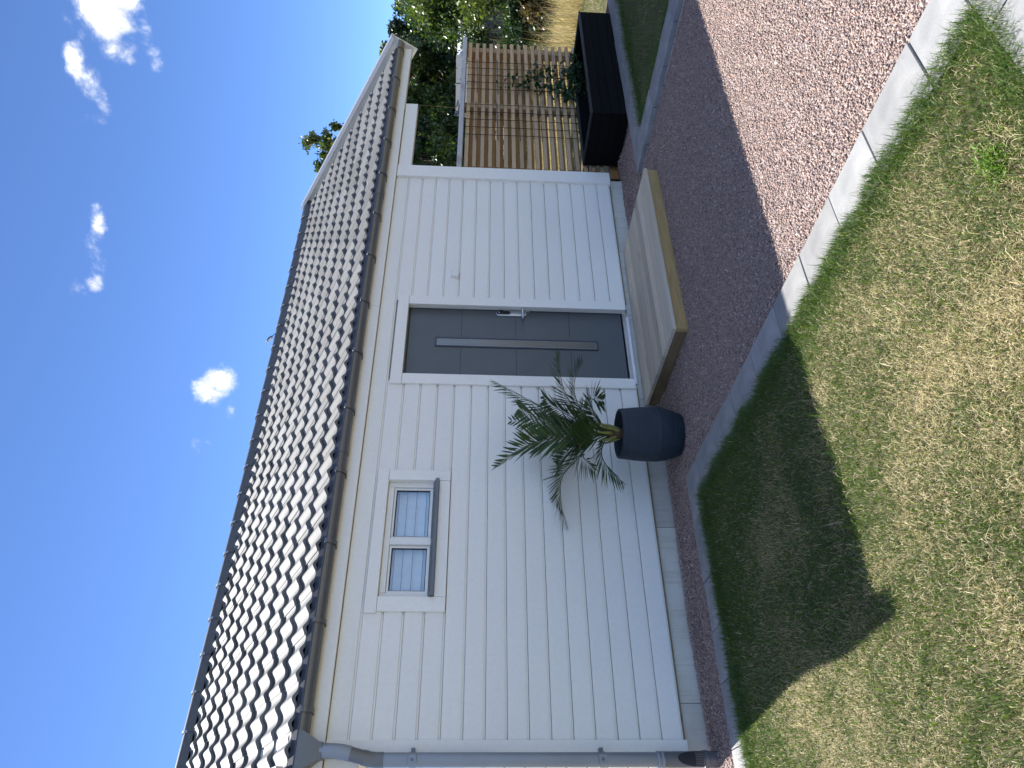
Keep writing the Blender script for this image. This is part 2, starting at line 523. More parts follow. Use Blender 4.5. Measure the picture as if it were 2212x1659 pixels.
def make_ground(name, stops, scale=3.0, bmp=.5, fine=70):
    m, t, b = mat(name)
    v = noise(t, ocoord(t), scale, 7, .65)
    f = noise(t, ocoord(t), fine, 4, .7)
    c = ramp(t, v, stops)
    c = mixc_(t, .8, c, ramp(t, f, [(.3, (.5, .5, .5)), (.7, (1.25, 1.25, 1.25))]), 'MULTIPLY')
    L(t, c, b.inputs['Base Color']); b.inputs['Roughness'].default_value = .95
    bump(t, b, f, bmp, .02)
    return m
EARTH = make_ground('lawn_thatch_and_soil', [(.3, (.055, .055, .022)), (.5, (.12, .10, .05)), (.72, (.20, .165, .095))], 2.4)
MEADOW = make_ground('dry_meadow_ground', [(.3, (.16, .14, .06)), (.5, (.30, .25, .13)), (.72, (.40, .34, .19))], .9, .5, 30)
def make_gravel_base():
    m, t, b = mat('gravel_bed')
    v = N(t, 'ShaderNodeTexVoronoi', inp={'Scale': 85.0}); L(t, ocoord(t), v.inputs['Vector'])
    sep = N(t, 'ShaderNodeSeparateColor'); L(t, v.outputs['Color'], sep.inputs[0])
    c = ramp(t, sep.outputs[0], [(0, (.11, .085, .082)), (.4, (.26, .20, .19)), (.7, (.35, .28, .26)), (1, (.46, .39, .37))])
    L(t, c, b.inputs['Base Color']); b.inputs['Roughness'].default_value = .9
    inv = M(t, 'SUBTRACT', 1.0, v.outputs['Distance'])
    bump(t, b, inv, 1.0, .012)
    return m
GRAVEL = make_gravel_base()
def make_pot():
    m, t, b = mat('blue_black_ribbed_ceramic')
    w = noise(t, ocoord(t, (.5, .5, 60)), 2.2, 5, .6, .25)
    big = noise(t, ocoord(t), 7, 4)
    c = ramp(t, big, [(.3, (.012, .021, .030)), (.7, (.019, .032, .043))])
    c = mixc_(t, .6, c, ramp(t, w, [(.35, (.6, .6, .6)), (.65, (1.25, 1.25, 1.25))]), 'MULTIPLY')
    L(t, c, b.inputs['Base Color']); b.inputs['Roughness'].default_value = .58
    bump(t, b, w, .55, .006)
    return m
POTM = make_pot()
def make_glass(name='window_glass', tint=(.9, .93, .95)):
    m, t, b = mat(name)
    t.nodes.remove(b)
    tr = N(t, 'ShaderNodeBsdfTransparent'); tr.inputs['Color'].default_value = (*tint, 1)
    gl = N(t, 'ShaderNodeBsdfGlossy', inp={'Roughness': .01}); gl.inputs['Color'].default_value = (.95, .97, 1, 1)
    fr = N(t, 'ShaderNodeFresnel', inp={'IOR': 1.34})
    mx = N(t, 'ShaderNodeMixShader')
    sm = noise(t, ocoord(t), 3, 2)
    fac = M(t, 'ADD', fr.outputs[0], M(t, 'MULTIPLY', sm, .06))
    L(t, fac, mx.inputs['Fac']); L(t, tr.outputs[0], mx.inputs[1]); L(t, gl.outputs[0], mx.inputs[2])
    L(t, mx.outputs[0], t.nodes['Material Output'].inputs['Surface'])
    return m
GLASS = make_glass()
CURTAIN = make_plain('white_blind_cloth', (.90, .86, .78), .9, var=.04)
DARKIN = make_plain('dark_room_lining', (.16, .17, .19), .9)

# ------------------------------------------------------------------ GROUND
def sheet(name, x0, x1, y0, y1, z, m, nx=2, ny=2, amp=0.0, s=2.0, kind='structure', skirt=0.0):
    xs = np.linspace(x0, x1, nx); ys = np.linspace(y0, y1, ny)
    gx, gy = np.meshgrid(xs, ys, indexing='ij')
    gz = np.full_like(gx, z) + (amp * (fbm(gx, gy, s) - .5) * 2 if amp else 0)
    V = np.stack([gx.ravel(), gy.ravel(), gz.ravel()], 1)
    i = np.arange(nx * ny).reshape(nx, ny)
    F = np.stack([i[:-1, :-1].ravel(), i[1:, :-1].ravel(), i[1:, 1:].ravel(), i[:-1, 1:].ravel()], 1)
    o = np_mesh(name, V, F, m, smooth=True)
    o['kind'] = kind
    return o
sheet('ground', -400, 400, -400, 400, -0.035, MEADOW, 60, 60)
sheet('gravel_yard', -3.2, 12.0, -8.5, 0.6, -0.006, GRAVEL, 240, 150, .007, 1.4)
sheet('front_lawn', -5.0, 2.375, -4.11, -0.735, 0.012, EARTH, 80, 50, .008, 2)
sheet('side_lawn', 6.2, 13.0, -8.0, -0.86, 0.012, EARTH, 60, 60, .008, 2)
sheet('far_lawn', 9.15, 12.6, -0.62, 9.0, 0.012, EARTH, 40, 60, .008, 2)

# slabs: each paving stone is a piece of its edging strip
def edging(name, bed, slabs, ztop, label=None):
    x0, x1, y0, y1 = bed
    b = MB().box(x0, x1, y0, y1, -0.03, ztop - .045)
    e = build(b, name, CONCRETE); e['kind'] = 'structure'
    for (a, bb, c, d) in slabs:
        h = random.uniform(-.003, .003)
        cx, cy = (a + bb) / 2, (c + d) / 2
        s = MB().box(a - cx + .003, bb - cx - .003, c - cy + .003, d - cy - .003, -.045, 0, .0025)
        mw = Matrix.Translation((cx, cy, ztop + h)) @ Matrix.Rotation(random.uniform(-.006, .006), 4, 'Z') @ Matrix.Rotation(random.uniform(-.004, .004), 4, 'X')
        build(s, 'slab', SLAB, e, None, mw)
    return e
jx = [2.655, 2.27, 1.83, 1.50, 1.175, .80, .42, .03, -.36, -.75, -1.14, -1.53, -1.92, -2.31, -2.7]
edging('house_edging', (-2.7, 2.655, -.74, -.462), [(jx[i + 1], jx[i], -.745, -.460) for i in range(len(jx) - 1)], .022)
jy = [-.747, -1.175, -1.57, -1.966, -2.363, -2.735, -3.103, -3.455, -3.84]
edging('path_edging', (2.37, 2.655, -4.1, -.75), [(2.36, 2.66, jy[i + 1], jy[i]) for i in range(len(jy) - 1)] + [(2.36, 2.66, -4.10, -3.84)], .022)
kx = [2.66, 2.255, 1.86, 1.465, 1.07, .675, .28, -.115]
edging('front_edging', (-.1, 2.66, -4.5, -4.104), [(kx[i + 1], kx[i], -4.5, -4.105) for i in range(len(kx) - 1)], .022)
sheet('bounce_terrace', -2.6, 2.66, -9.5, -4.502, .018, SLAB, 4, 4)  # unseen paving behind the camera, added to bounce sunlight towards the house front
fx = [5.985 + .4 * i for i in range(10)]
edging('planter_edging', (5.985, 9.6, -.93, -.605), [(fx[i] + (.002 if i else 0), fx[i + 1], -.945, -.60) for i in range(9)], .045)
fy = [-.947 - .4 * i for i in range(14)]
edging('lawn_edging', (5.985, 6.28, -6.1, -.95), [(5.98, 6.285, fy[i + 1], fy[i]) for i in range(13)], .045)

# ------------------------------------------------------------------ scatter: stones and blades
def stones(name, areas, dens, size, label):
    P = []
    for x0, x1, y0, y1, k in areas:
        n = int((x1 - x0) * (y1 - y0) * dens * k)
        P.append(np.stack([rng.uniform(x0, x1, n), rng.uniform(y0, y1, n)], 1))
    P = np.concatenate(P)
    P = P[(P[:, 1] > -2.33 - (6.0 - P[:, 0]) * .5 - .45) | (rng.random(len(P)) < .25)]     # thin out where the camera never looks
    n = len(P)
    base = np.array([[1, 0, 0], [-1, 0, 0], [0, 1, 0], [0, -1, 0], [0, 0, 1], [0, 0, -1]], float)
    tri = np.array([[0, 2, 4], [2, 1, 4], [1, 3, 4], [3, 0, 4], [2, 0, 5], [1, 2, 5], [3, 1, 5], [0, 3, 5]])
    r = size * np.clip(rng.lognormal(0, .30, n), .5, 1.7)
    V = base[None] * (rng.uniform(.55, 1.25, (n, 6, 1)))
    V = V + rng.normal(0, .13, (n, 6, 3))
    V = V * np.stack([r * rng.uniform(.8, 1.3, n), r * rng.uniform(.6, 1.0, n), r * rng.uniform(.45, .85, n)], 1)[:, None, :]
    q = rng.normal(size=(n, 4)); q /= np.linalg.norm(q, axis=1, keepdims=True)
    w, x, y, z = q.T
    R = np.stack([1 - 2 * (y * y + z * z), 2 * (x * y - z * w), 2 * (x * z + y * w), 2 * (x * y + z * w), 1 - 2 * (x * x + z * z), 2 * (y * z - x * w), 2 * (x * z - y * w), 2 * (y * z + x * w), 1 - 2 * (x * x + y * y)], 1).reshape(n, 3, 3)
    V = np.einsum('nij,nkj->nki', R, V)
    gz = -0.006 + .007 * (fbm(P[:, 0], P[:, 1], 1.4) - .5) * 2
    mound = .035 * np.clip(1 - np.abs(P[:, 1] - .0) / .22, 0, 1) * (vnoise(P[:, 0], P[:, 1] * 0, 2.2) + .2)
    V[:, :, 0] += P[:, None, 0]; V[:, :, 1] += P[:, None, 1]; V[:, :, 2] += (gz + mound + rng.uniform(-.002, .006, n))[:, None]
    pal = np.array([1.56, 1.5, 1.42]) * np.array([(.245, .182, .160), (.285, .218, .193), (.20, .150, .138), (.33, .267, .240), (.235, .203, .185), (.15, .117, .11), (.385, .325, .295), (.255, .188, .166)])
    c = pal[rng.choice(8, n, p=[.22, .2, .15, .11, .12, .08, .05, .07])] * rng.uniform(.88, 1.12, (n, 1))
    F = (tri[None] + (np.arange(n) * 6)[:, None, None]).reshape(-1, 3)
    o = np_mesh(name, V.reshape(-1, 3), F, STONES, tint=np.repeat(c, 6, 0))
    tag(o, label, 'gravel', None, 'stuff')
    return o
stones('gravel_stones', [(2.665, 5.975, -4.6, -.0, 1.0), (.2, 2.665, -.458, .0, 1.0), (5.975, 7.2, -.6, .1, .9), (2.665, 5.975, -6.2, -4.6, .35), (-1.5, .2, -.458, 0, .4)],
       9600, .0069, 'reddish grey crushed stone gravel covering the yard')

def blades(name, P, h, w, lean, col, m, label, cat, curl=.6):
    n = len(P)
    az = rng.uniform(0, 2 * np.pi, n)
    d = np.stack([np.cos(az), np.sin(az)], 1)
    s = np.stack([-d[:, 1], d[:, 0]], 1)
    V = np.zeros((n, 5, 3))
    base = P
    l1 = lean * (1 - curl * .5)
    mid_h = h * .55 * np.cos(l1); mid_o = h * .55 * np.sin(l1)
    l2 = np.minimum(lean * (1 + curl), 1.75)
    tip_h = mid_h + h * .45 * np.cos(l2); tip_o = mid_o + h * .45 * np.sin(l2)
    for k, (off, hh, ww) in enumerate(((0, 0, w), (0, 0, -w), (mid_o, mid_h, w * .8), (mid_o, mid_h, -w * .8), (tip_o, tip_h, w * 0))):
        V[:, k, :2] = base[:, :2] + d * np.reshape(off, (-1, 1)) + s * np.reshape(ww, (-1, 1)) * .5
        V[:, k, 2] = base[:, 2] + hh
    tri = np.array([[0, 1, 3], [0, 3, 2], [2, 3, 4]])
    F = (tri[None] + (np.arange(n) * 5)[:, None, None]).reshape(-1, 3)
    o = np_mesh(name, V.reshape(-1, 3), F, m, tint=np.repeat(col, 5, 0))
    tag(o, label, cat, None, 'stuff')
    return o
def lawn(name, area, n, dry_bias, edge, label, hgt=.030, rim=0):
    x0, x1, y0, y1 = area
    x = rng.uniform(x0, x1, n); y = rng.uniform(y0, y1, n)
    for ax, ev in edge:          # thicker growth along the slabs
        m_ = int(rim * ((y1 - y0) if ax == 'x' else (x1 - x0)))
        q_ = rng.uniform(y0, y1, m_) if ax == 'x' else rng.uniform(x0, x1, m_)
        d_ = np.abs(rng.normal(0, .055, m_)) + .015 - .055 * vnoise(q_, q_ * 0 + 3, 9.0)
        keep = rng.random(m_) < .25 + .9 * vnoise(q_, q_ * 0 + 8, 5.0)
        d_, q_ = d_[keep], q_[keep]
        if ax == 'x':
            x = np.append(x, ev + (d_ if abs(ev - x0) < abs(ev - x1) else -d_)); y = np.append(y, q_)
        else:
            y = np.append(y, ev + (d_ if abs(ev - y0) < abs(ev - y1) else -d_)); x = np.append(x, q_)
    n = len(x)
    # overgrown rim
    ed = np.minimum.reduce([np.abs(x - e[1]) if e[0] == 'x' else np.abs(y - e[1]) for e in edge]) if edge else np.full(n, 9.)
    near = np.exp(-ed / .11)
    big = fbm(x, y, 1.15); fine = fbm(x + 31, y - 7, 5.0)
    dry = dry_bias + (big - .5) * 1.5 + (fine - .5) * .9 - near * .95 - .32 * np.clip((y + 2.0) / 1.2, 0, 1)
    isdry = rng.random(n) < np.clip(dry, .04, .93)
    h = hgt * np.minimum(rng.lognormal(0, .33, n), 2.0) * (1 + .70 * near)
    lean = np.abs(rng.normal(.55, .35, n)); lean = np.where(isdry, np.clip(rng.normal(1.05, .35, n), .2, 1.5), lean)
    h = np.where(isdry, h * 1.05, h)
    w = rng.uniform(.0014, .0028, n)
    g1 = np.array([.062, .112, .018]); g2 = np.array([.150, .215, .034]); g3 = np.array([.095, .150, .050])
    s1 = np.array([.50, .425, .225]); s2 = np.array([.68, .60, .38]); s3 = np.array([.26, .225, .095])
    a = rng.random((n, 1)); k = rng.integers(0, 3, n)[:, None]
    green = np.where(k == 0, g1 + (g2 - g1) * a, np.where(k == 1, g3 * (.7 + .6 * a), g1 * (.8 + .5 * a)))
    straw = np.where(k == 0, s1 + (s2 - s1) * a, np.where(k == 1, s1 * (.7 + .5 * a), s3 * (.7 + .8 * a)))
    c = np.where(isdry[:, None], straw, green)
    jit = rng.normal(0, .02, (n, 2)) * near[:, None]
    z = .010 + .008 * (fbm(x, y, 2) - .5) * 2
    return blades(name, np.stack([x + jit[:, 0], y + jit[:, 1], z], 1), h, w, lean, c, GRASS, label, 'grass')
lawn('lawn_grass', (-.25, 2.385, -4.11, -.72), 250000, .44, [('x', 2.40), ('y', -.705), ('y', -4.13)], 'patchy half dried lawn in front of the white house', .026, 6000)
def extras(name, area, n, h, w, lean, cols, label):
    x0, x1, y0, y1 = area
    x = rng.uniform(x0, x1, n); y = rng.uniform(y0, y1, n)
    cols = np.array(cols)
    c = cols[rng.integers(0, len(cols), n)] * rng.uniform(.8, 1.2, (n, 1))
    return blades(name, np.stack([x, y, np.full(n, .014)], 1), h * rng.lognormal(0, .3, n), rng.uniform(w * .7, w * 1.4, n), np.clip(rng.normal(lean, .3, n), .1, 1.5), c, GRASS, label, 'grass')
extras('long_straw', (-.2, 2.36, -4.08, -.76), 6500, .034, .0021, 1.2, [(.70, .62, .40), (.60, .50, .28), (.52, .47, .25)], 'pale dead straws lying on the patchy lawn')
extras('lawn_tufts', (-.2, 2.36, -4.08, -.76), 5000, .044, .0028, .55, [(.12, .20, .03), (.09, .15, .03), (.17, .22, .05)], 'longer fresh green blades standing out of the patchy lawn')
wx_, wy_ = 1.896, -3.878
n_ = 420
ang = rng.uniform(0, 6.283, n_); rr_ = np.abs(rng.normal(0, .075, n_))
wd_ = blades('weed_patch', np.stack([wx_ + rr_ * np.cos(ang) * .7, wy_ + rr_ * np.sin(ang) * .5, np.full(n_, .014)], 1), rng.uniform(.02, .045, n_), rng.uniform(.004, .008, n_), np.clip(rng.normal(.8, .3, n_), .2, 1.4), np.array([.13, .22, .03]) * rng.uniform(.7, 1.25, (n_, 1)), GRASS, 'bright green weed patch in the lawn by the near slabs', 'grass')
lawn('outer_lawn_grass', (-3.5, -.25, -4.11, -.72), 45000, .5, [('y', -.705)], 'patchy dried lawn left of the downpipe side', .036, 1500)
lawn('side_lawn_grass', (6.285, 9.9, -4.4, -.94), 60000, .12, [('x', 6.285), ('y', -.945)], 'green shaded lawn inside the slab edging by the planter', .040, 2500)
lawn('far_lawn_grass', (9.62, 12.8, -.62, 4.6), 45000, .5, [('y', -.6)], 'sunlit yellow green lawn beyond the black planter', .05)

# ================================================================== THE HOUSE
house = thing('garden_house', 'white timber clad outbuilding with graphite pantile roof and grey door', 'house', (3.7, 2.6, 0))
XL, XR = .868, 6.70           # wall corners
# foundation blocks
for a, b_ in ((XL + .0, 1.175), (1.178, 2.475), (2.478, 3.70), (3.703, 4.62), (4.623, 5.55), (5.553, 6.665)):
    build(MB().box(a, b_, .035, .30, -.12, .185, .004), 'foundation_block', CONCRETE, house)
fb = MB()
fb.box(XL, XL + .2, .31, 5.2, -.12, .185); fb.box(6.46, 6.66, .31, 5.2, -.12, .185); fb.box(XL + .21, 6.45, 5.0, 5.2, -.12, .185)
for i, v in enumerate(((XL, XL + .2, .31, 5.2), (6.46, 6.66, .31, 5.2), (XL + .21, 6.45, 5.0, 5.2))):
    build(MB().box(*v, -.12, .185), 'foundation_wall', CONCRETE, house)
# sheathing behind the cladding: side walls, rear wall and the front lining (with openings)
def wallbox(*v): build(MB().box(*v), 'wall', WHITE, house)
wallbox(XL + .02, XL + .15, .15, 5.2, .186, 2.75); wallbox(6.55, XR - .02, .15, 5.2, .186, 2.75); wallbox(XL + .151, 6.549, 5.07, 5.2, .186, 2.72)
# gable triangles
for x0, x1 in ((XL + .02, XL + .15), (6.55, XR - .02)):
    g = MB().prism([(.0, 2.751), (5.2, 2.751), (2.62, 4.12)], x0, x1)
    build(g, 'gable_wall', WHITE, house)
# front lining panels around door and window
for v in ((XL + .02, 1.80, .06, .145, .186, 2.70), (1.80, 2.90, .06, .145, .186, 1.80), (1.80, 2.90, .06, .145, 2.34, 2.70), (2.90, 3.80, .06, .145, .186, 2.70), (3.80, 4.80, .06, .145, 2.33, 2.70), (4.80, XR - .02, .06, .145, .186, 2.70)):
    build(MB().box(*v), 'wall_lining', WHITE, house)
# cladding boards, each one a plank with a sunk shadow groove along its top
ZB, PITCH = .1695, .146
WX0, WX1 = 1.80, 2.885        # window opening in the cladding (behind trims)
DX0, DX1 = 3.82, 4.76
def plank_prof(z0):
    z1 = z0 + PITCH
    return [(.028, z0 + .0035), (.0145, z0 + .0035), (.0145, z0 + .0170), (.001, z0 + .0178), (0, z0 + .0192), (0, z1 - .002), (.002, z1), (.028, z1)]
for i in range(16):
    z0 = ZB + PITCH * i
    z1 = z0 + PITCH
    cuts = []
    if z1 > 1.80 and z0 < 2.34: cuts.append((WX0, WX1))
    if z0 < 2.30: cuts.append((DX0, DX1))
    xs = [.925]
    for a, b_ in cuts: xs += [a, b_]
    xs.append(6.56)
    for a, b_ in zip(xs[::2], xs[1::2]):
        build(MB().prism(plank_prof(z0), a, b_), 'cladding_plank', WHITE, house)
# boards on the left gable wall
for i in range(26):
    z0 = ZB + PITCH * i
    z1 = z0 + PITCH
    ya = .122 if z1 < 2.75 else max(.122, 2.62 * (z1 - 2.70) / 1.40)
    yb = 5.20 if z1 < 2.75 else 5.24 - ya
    if yb - ya < .2: break
    build(MB().box(.852, .8875, ya, yb, z0 + .004, z1 - .010, .002), 'gable_plank', WHITE_V, house)
# starter drip under the lowest plank
build(MB().box(.94, 3.80, .014, .034, .160, .171, 0), 'insect_strip', DECKEND, house)
build(MB().box(4.80, 6.55, .014, .034, .160, .171, 0), 'insect_strip', DECKEND, house)
# corner boards
build(MB().box(.862, .938, -.024, .020, .160, 2.502, .002), 'corner_board', WHITE_V, house)
build(MB().box(.840, .861, -.024, .12, .160, 2.502, .002), 'corner_board', WHITE_V, house)
build(MB().box(6.536, 6.718, -.034, .020, .166, 2.502, .003), 'corner_board', WHITE_V, house)
build(MB().box(6.700, 6.722, .021, .14, .166, 2.502, .002), 'corner_board', WHITE_V, house)
build(MB().box(6.723, 7.90, -.004, .085, 2.360, 2.502, .003), 'carport_beam', WHITE, house)
build(MB().box(.71, .838, -.004, .60, 2.28, 2.502, .003), 'verge_soffit_box', WHITE, house)
# fascia (two lengths) with a groove
for a, b_ in ((.70, 4.62), (4.622, 9.0)):
    build(MB().prism([(-.030, 2.506), (-.052, 2.506), (-.055, 2.510), (-.055, 2.706), (-.030, 2.706)], a, b_), 'fascia_board', WHITE, house)
build(MB().box(.70, 9.0, -.029, .06, 2.512, 2.70), 'eave_blocking', WHITE, house)
build(MB().box(.70, 9.0, 5.201, 5.29, 2.506, 2.70, .003), 'rear_fascia', WHITE, house)

# ---- window
win = link('window', None, None, house) if False else None
wtrim = MB().box(1.762, 2.925, -.026, .0, 2.268, 2.356, .002)
window = build(MB().box(1.885, 2.826, .028, .075, 1.868, 1.905, .002), 'window', WHITE_PVC, house)   # bottom rail of the frame carries the rest
def wp(mb, name, m, smooth=None): return build(mb, name, m, window, smooth)
wp(wtrim, 'head_trim', WHITE)
wp(MB().box(1.775, 1.882, -.022, .0, 1.781, 2.266, .002), 'side_trim', WHITE_V)
wp(MB().box(2.826, 2.916, -.022, .0, 1.781, 2.266, .002), 'side_trim', WHITE_V)
wp(MB().box(1.884, 2.824, -.020, .0, 1.781, 1.866, .002), 'bottom_trim', WHITE)
wp(MB().box(1.870, 1.883, .001, .12, 1.868, 2.27), 'reveal', WHITE_V)
wp(MB().box(2.827, 2.840, .001, .12, 1.868, 2.27), 'reveal', WHITE_V)
wp(MB().box(1.884, 2.826, .001, .12, 2.268, 2.282), 'reveal', WHITE)
for a, b_ in ((1.885, 1.925), (2.786, 2.826)): wp(MB().box(a, b_, .028, .075, 1.906, 2.266, .002), 'frame_stile', WHITE_PVC)
wp(MB().box(1.926, 2.785, .028, .075, 2.222, 2.266, .002), 'frame_rail', WHITE_PVC)
wp(MB().box(2.298, 2.352, .018, .08, 1.906, 2.221, .003), 'mullion', WHITE_PVC)
for a, b_ in ((1.926, 2.297), (2.353, 2.785)):
    fr = MB()
    c0 = .018
    fr.box(a + .001, a + c0, .042, .07, 1.907, 2.220, .0015); fr.box(b_ - c0, b_ - .001, .042, .07, 1.907, 2.220, .0015)
    fr.box(a + c0, b_ - c0, .043, .069, 1.907, 1.938, .0015); fr.box(a + c0, b_ - c0, .043, .069, 2.204, 2.220, .0015)
    wp(fr, 'casement', WHITE_PVC)
    seal = MB()
    a2, b2 = a + c0, b_ - c0
    for q in ((a2, a2 + .006, 1.938, 2.204), (b2 - .006, b2, 1.938, 2.204), (a2 + .006, b2 - .006, 1.938, 1.944), (a2 + .006, b2 - .006, 2.196, 2.204)):
        seal.box(q[0] + .0005, q[1] - .0005, .050, .064, q[2] + .0005, q[3] - .0005)
    wp(seal, 'glazing_seal', RUBBER)
    wp(MB().box(a2 + .003, b2 - .003, .055, .060, 1.940, 2.200), 'pane', GLASS)
    # pleated blind behind the pane: shallow horizontal folds with open seams
    zz = [1.90, 1.968, 2.045, 2.118, 2.182, 2.25]
    for k_ in range(5):
        za, zb = zz[k_] + .003, zz[k_ + 1]
        n = 24
        xs = np.linspace(a - .02, b_ + .02, n)
        sag = .004 * np.sin(np.linspace(0, 3.1, n) + k_)
        V = np.concatenate([np.stack([xs, .098 + 0 * xs, za - sag * 0], 1), np.stack([xs, .108 + sag, np.full(n, za + .02)], 1), np.stack([xs, .112 + sag, np.full(n, zb - .01)], 1), np.stack([xs, .100 + 0 * xs, np.full(n, zb)], 1)])
        V[:n, 2] = za
        i = np.arange(n - 1)
        np_mesh('blind_fold', V, np.concatenate([np.stack([i + r * n, i + 1 + r * n, i + 1 + n + r * n, i + n + r * n], 1) for r in range(3)]), CURTAIN, window, smooth=True)
wp(MB().box(1.81, 2.89, .26, .28, 1.80, 2.34), 'dark_backing', DARKIN)
# sloping metal sill
sill = MB().add([(1.884, .03, 1.916), (2.828, .03, 1.916), (2.828, -.058, 1.893), (1.884, -.058, 1.893), (2.828, -.060, 1.870), (1.884, -.060, 1.870), (1.884, -.050, 1.866), (2.828, -.050, 1.866),
                 (1.884, -.052, 1.884), (2.828, -.052, 1.884), (2.828, .03, 1.908), (1.884, .03, 1.908)],
                [(0, 3, 2, 1), (3, 5, 4, 2), (5, 6, 7, 4), (6, 8, 9, 7), (8, 11, 10, 9), (11, 0, 1, 10), (0, 11, 8, 3), (3, 8, 6, 5), (1, 2, 9, 10), (2, 4, 7, 9)])
wp(sill, 'sill', STEEL_GREY)

# ---- door
door = build(MB().box(3.895, 4.702, .060, .105, .222, 2.226, .002), 'door', DOORGREY, house)
def dp(mb, name, m, smooth=None): return build(mb, name, m, door, smooth)
dp(MB().box(3.768, 4.802, -.027, .0, 2.243, 2.343, .002), 'head_trim', WHITE)
dp(MB().box(3.774, 3.880, -.022, .0, .186, 2.241, .002), 'side_trim', WHITE_V)
dp(MB().box(4.696, 4.796, -.022, .0, .186, 2.241, .002), 'side_trim', WHITE_V)
dp(MB().box(3.866, 3.879, .001, .06, .186, 2.245), 'reveal', WHITE_V)
dp(MB().box(4.716, 4.730, .001, .058, .186, 2.245), 'reveal', WHITE_V)
dp(MB().box(3.880, 4.715, .001, .058, 2.244, 2.258), 'reveal', WHITE)
dp(MB().box(3.855, 3.893, .052, .14, .20, 2.262, .002), 'frame_jamb', DOORFRAME)
dp(MB().box(4.704, 4.745, .059, .14, .20, 2.262, .002), 'frame_jamb', DOORFRAME)
dp(MB().box(3.894, 4.703, .059, .14, 2.230, 2.262, .002), 'frame_head', DOORFRAME)
dp(MB().prism([(.02, .150), (.02, .160), (.03, .178), (.058, .186), (.058, .205), (.14, .215), (.14, .150)], 3.85, 4.75), 'threshold', ALU)
for z in (1.741, 1.233, .727):
    for a, b_ in ((3.90, 4.235), (4.385, 4.700)):
        dp(MB().box(a, b_, .0590, .062, z - .002, z + .002), 'panel_groove', GROOVE)
# narrow light
x0, x1, z0, z1 = 4.250, 4.362, .468, 1.982
sl = MB()
for q in ((x0, x0 + .016, z0, z1), (x1 - .016, x1, z0, z1), (x0 + .016, x1 - .016, z0, z0 + .016), (x0 + .016, x1 - .016, z1 - .016, z1)):
    sl.box(q[0] + .0003, q[1] - .0003, .050, .0598, q[2] + .0003, q[3] - .0003, .002)
dp(sl, 'light_frame', DOORFRAME)
sl2 = MB()
for q in ((x0 + .016, x0 + .022, z0 + .016, z1 - .016), (x1 - .022, x1 - .016, z0 + .016, z1 - .016), (x0 + .022, x1 - .022, z0 + .016, z0 + .022), (x0 + .022, x1 - .022, z1 - .022, z1 - .016)):
    sl2.box(q[0], q[1], .0545, .0597, q[2], q[3], .001)
dp(sl2, 'light_bead', ZINC)
FROST = make_plain('frosted_door_glass', (.13, .13, .122), .2, var=.10, scale=1.6, spec=.8)
dp(MB().box(x0 + .022, x1 - .022, .0565, .0597, z0 + .022, z1 - .022), 'door_pane', FROST)
# handle plate
def stadium(cx, z0, z1, w, y0, y1, n=10):
    r = w / 2; pts = []
    for k in range(n + 1): a = math.pi * k / n; pts.append((cx + r * math.cos(a), z1 - r + r * math.sin(a)))
    for k in range(n + 1): a = math.pi + math.pi * k / n; pts.append((cx + r * math.cos(a), z0 + r + r * math.sin(a)))
    m = MB(); k = len(pts)
    ins = .003
    def sc_(p, s): return (cx + (p[0] - cx) * s, (z0 + z1) / 2 + (p[1] - (z0 + z1) / 2) * (1 - (1 - s) * w / (z1 - z0)))
    P = [(p[0], y1, p[1]) for p in pts] + [(p[0], y0 + ins, p[1]) for p in pts] + [(sc_(p, .88)[0], y0, sc_(p, .88)[1]) for p in pts]
    F = [tuple(range(2 * k, 3 * k))]
    for i in range(k):
        j = (i + 1) % k
        F += [(i, j, j + k, i + k), (i + k, j + k, j + 2 * k, i + 2 * k)]
    m.add(P, F)
    return m
HX = 4.664
dp(stadium(HX, 1.128, 1.420, .056, .040, .0599), 'handle_plate', ALU)
dp(stadium(HX + .002, 1.285, 1.414, .043, .034, .0398), 'keypad', BLACKPL)
dp(MB().tube([(HX + .002, .034, 1.392), (HX + .002, .031, 1.392)], .007, 12), 'keypad_sensor', ALU)
dp(MB().tube([(HX + .004, .041, 1.168), (HX + .004, -.005, 1.168)], .011, 14), 'lever_rose', ALU, 50)
dp(MB().tube([(HX + .010, -.006, 1.168), (HX - .03, -.010, 1.168), (HX - .075, -.008, 1.168), (HX - .098, -.004, 1.168)], [.0105, .0105, .0095, .008], 12), 'lever', ALU, 50)
dp(MB().box(4.697, 4.703, .0495, .0595, 1.10, 1.35, .001), 'strike_plate', ALU)

# ---- roof: deck carries the tiles
A = math.atan(.5685); CA, SA = math.cos(A), math.sin(A)
Y0, Z0 = -.07, 2.75
def S(x, s, n): return Vector((x, Y0 + s * CA - n * SA, Z0 + s * SA + n * CA))
YR = 2.62
SR = (YR - Y0) / CA
def mir(p): return Vector((p.x, 2 * YR - p.y, p.z))
rd = MB()
t0, t1 = S(0, .02, -.075), S(0, SR - .01, -.075)
u0, u1 = S(0, .02, -.11), S(0, SR - .01, -.11)
pr = [(t0.y, t0.z), (YR, t1.z), (2 * YR - t0.y, t0.z), (2 * YR - u0.y, u0.z), (YR, u1.z), (u0.y, u0.z)]
rd.prism(pr, .70, 8.97)
roof = build(rd, 'roof', STEEL_DARK, house)
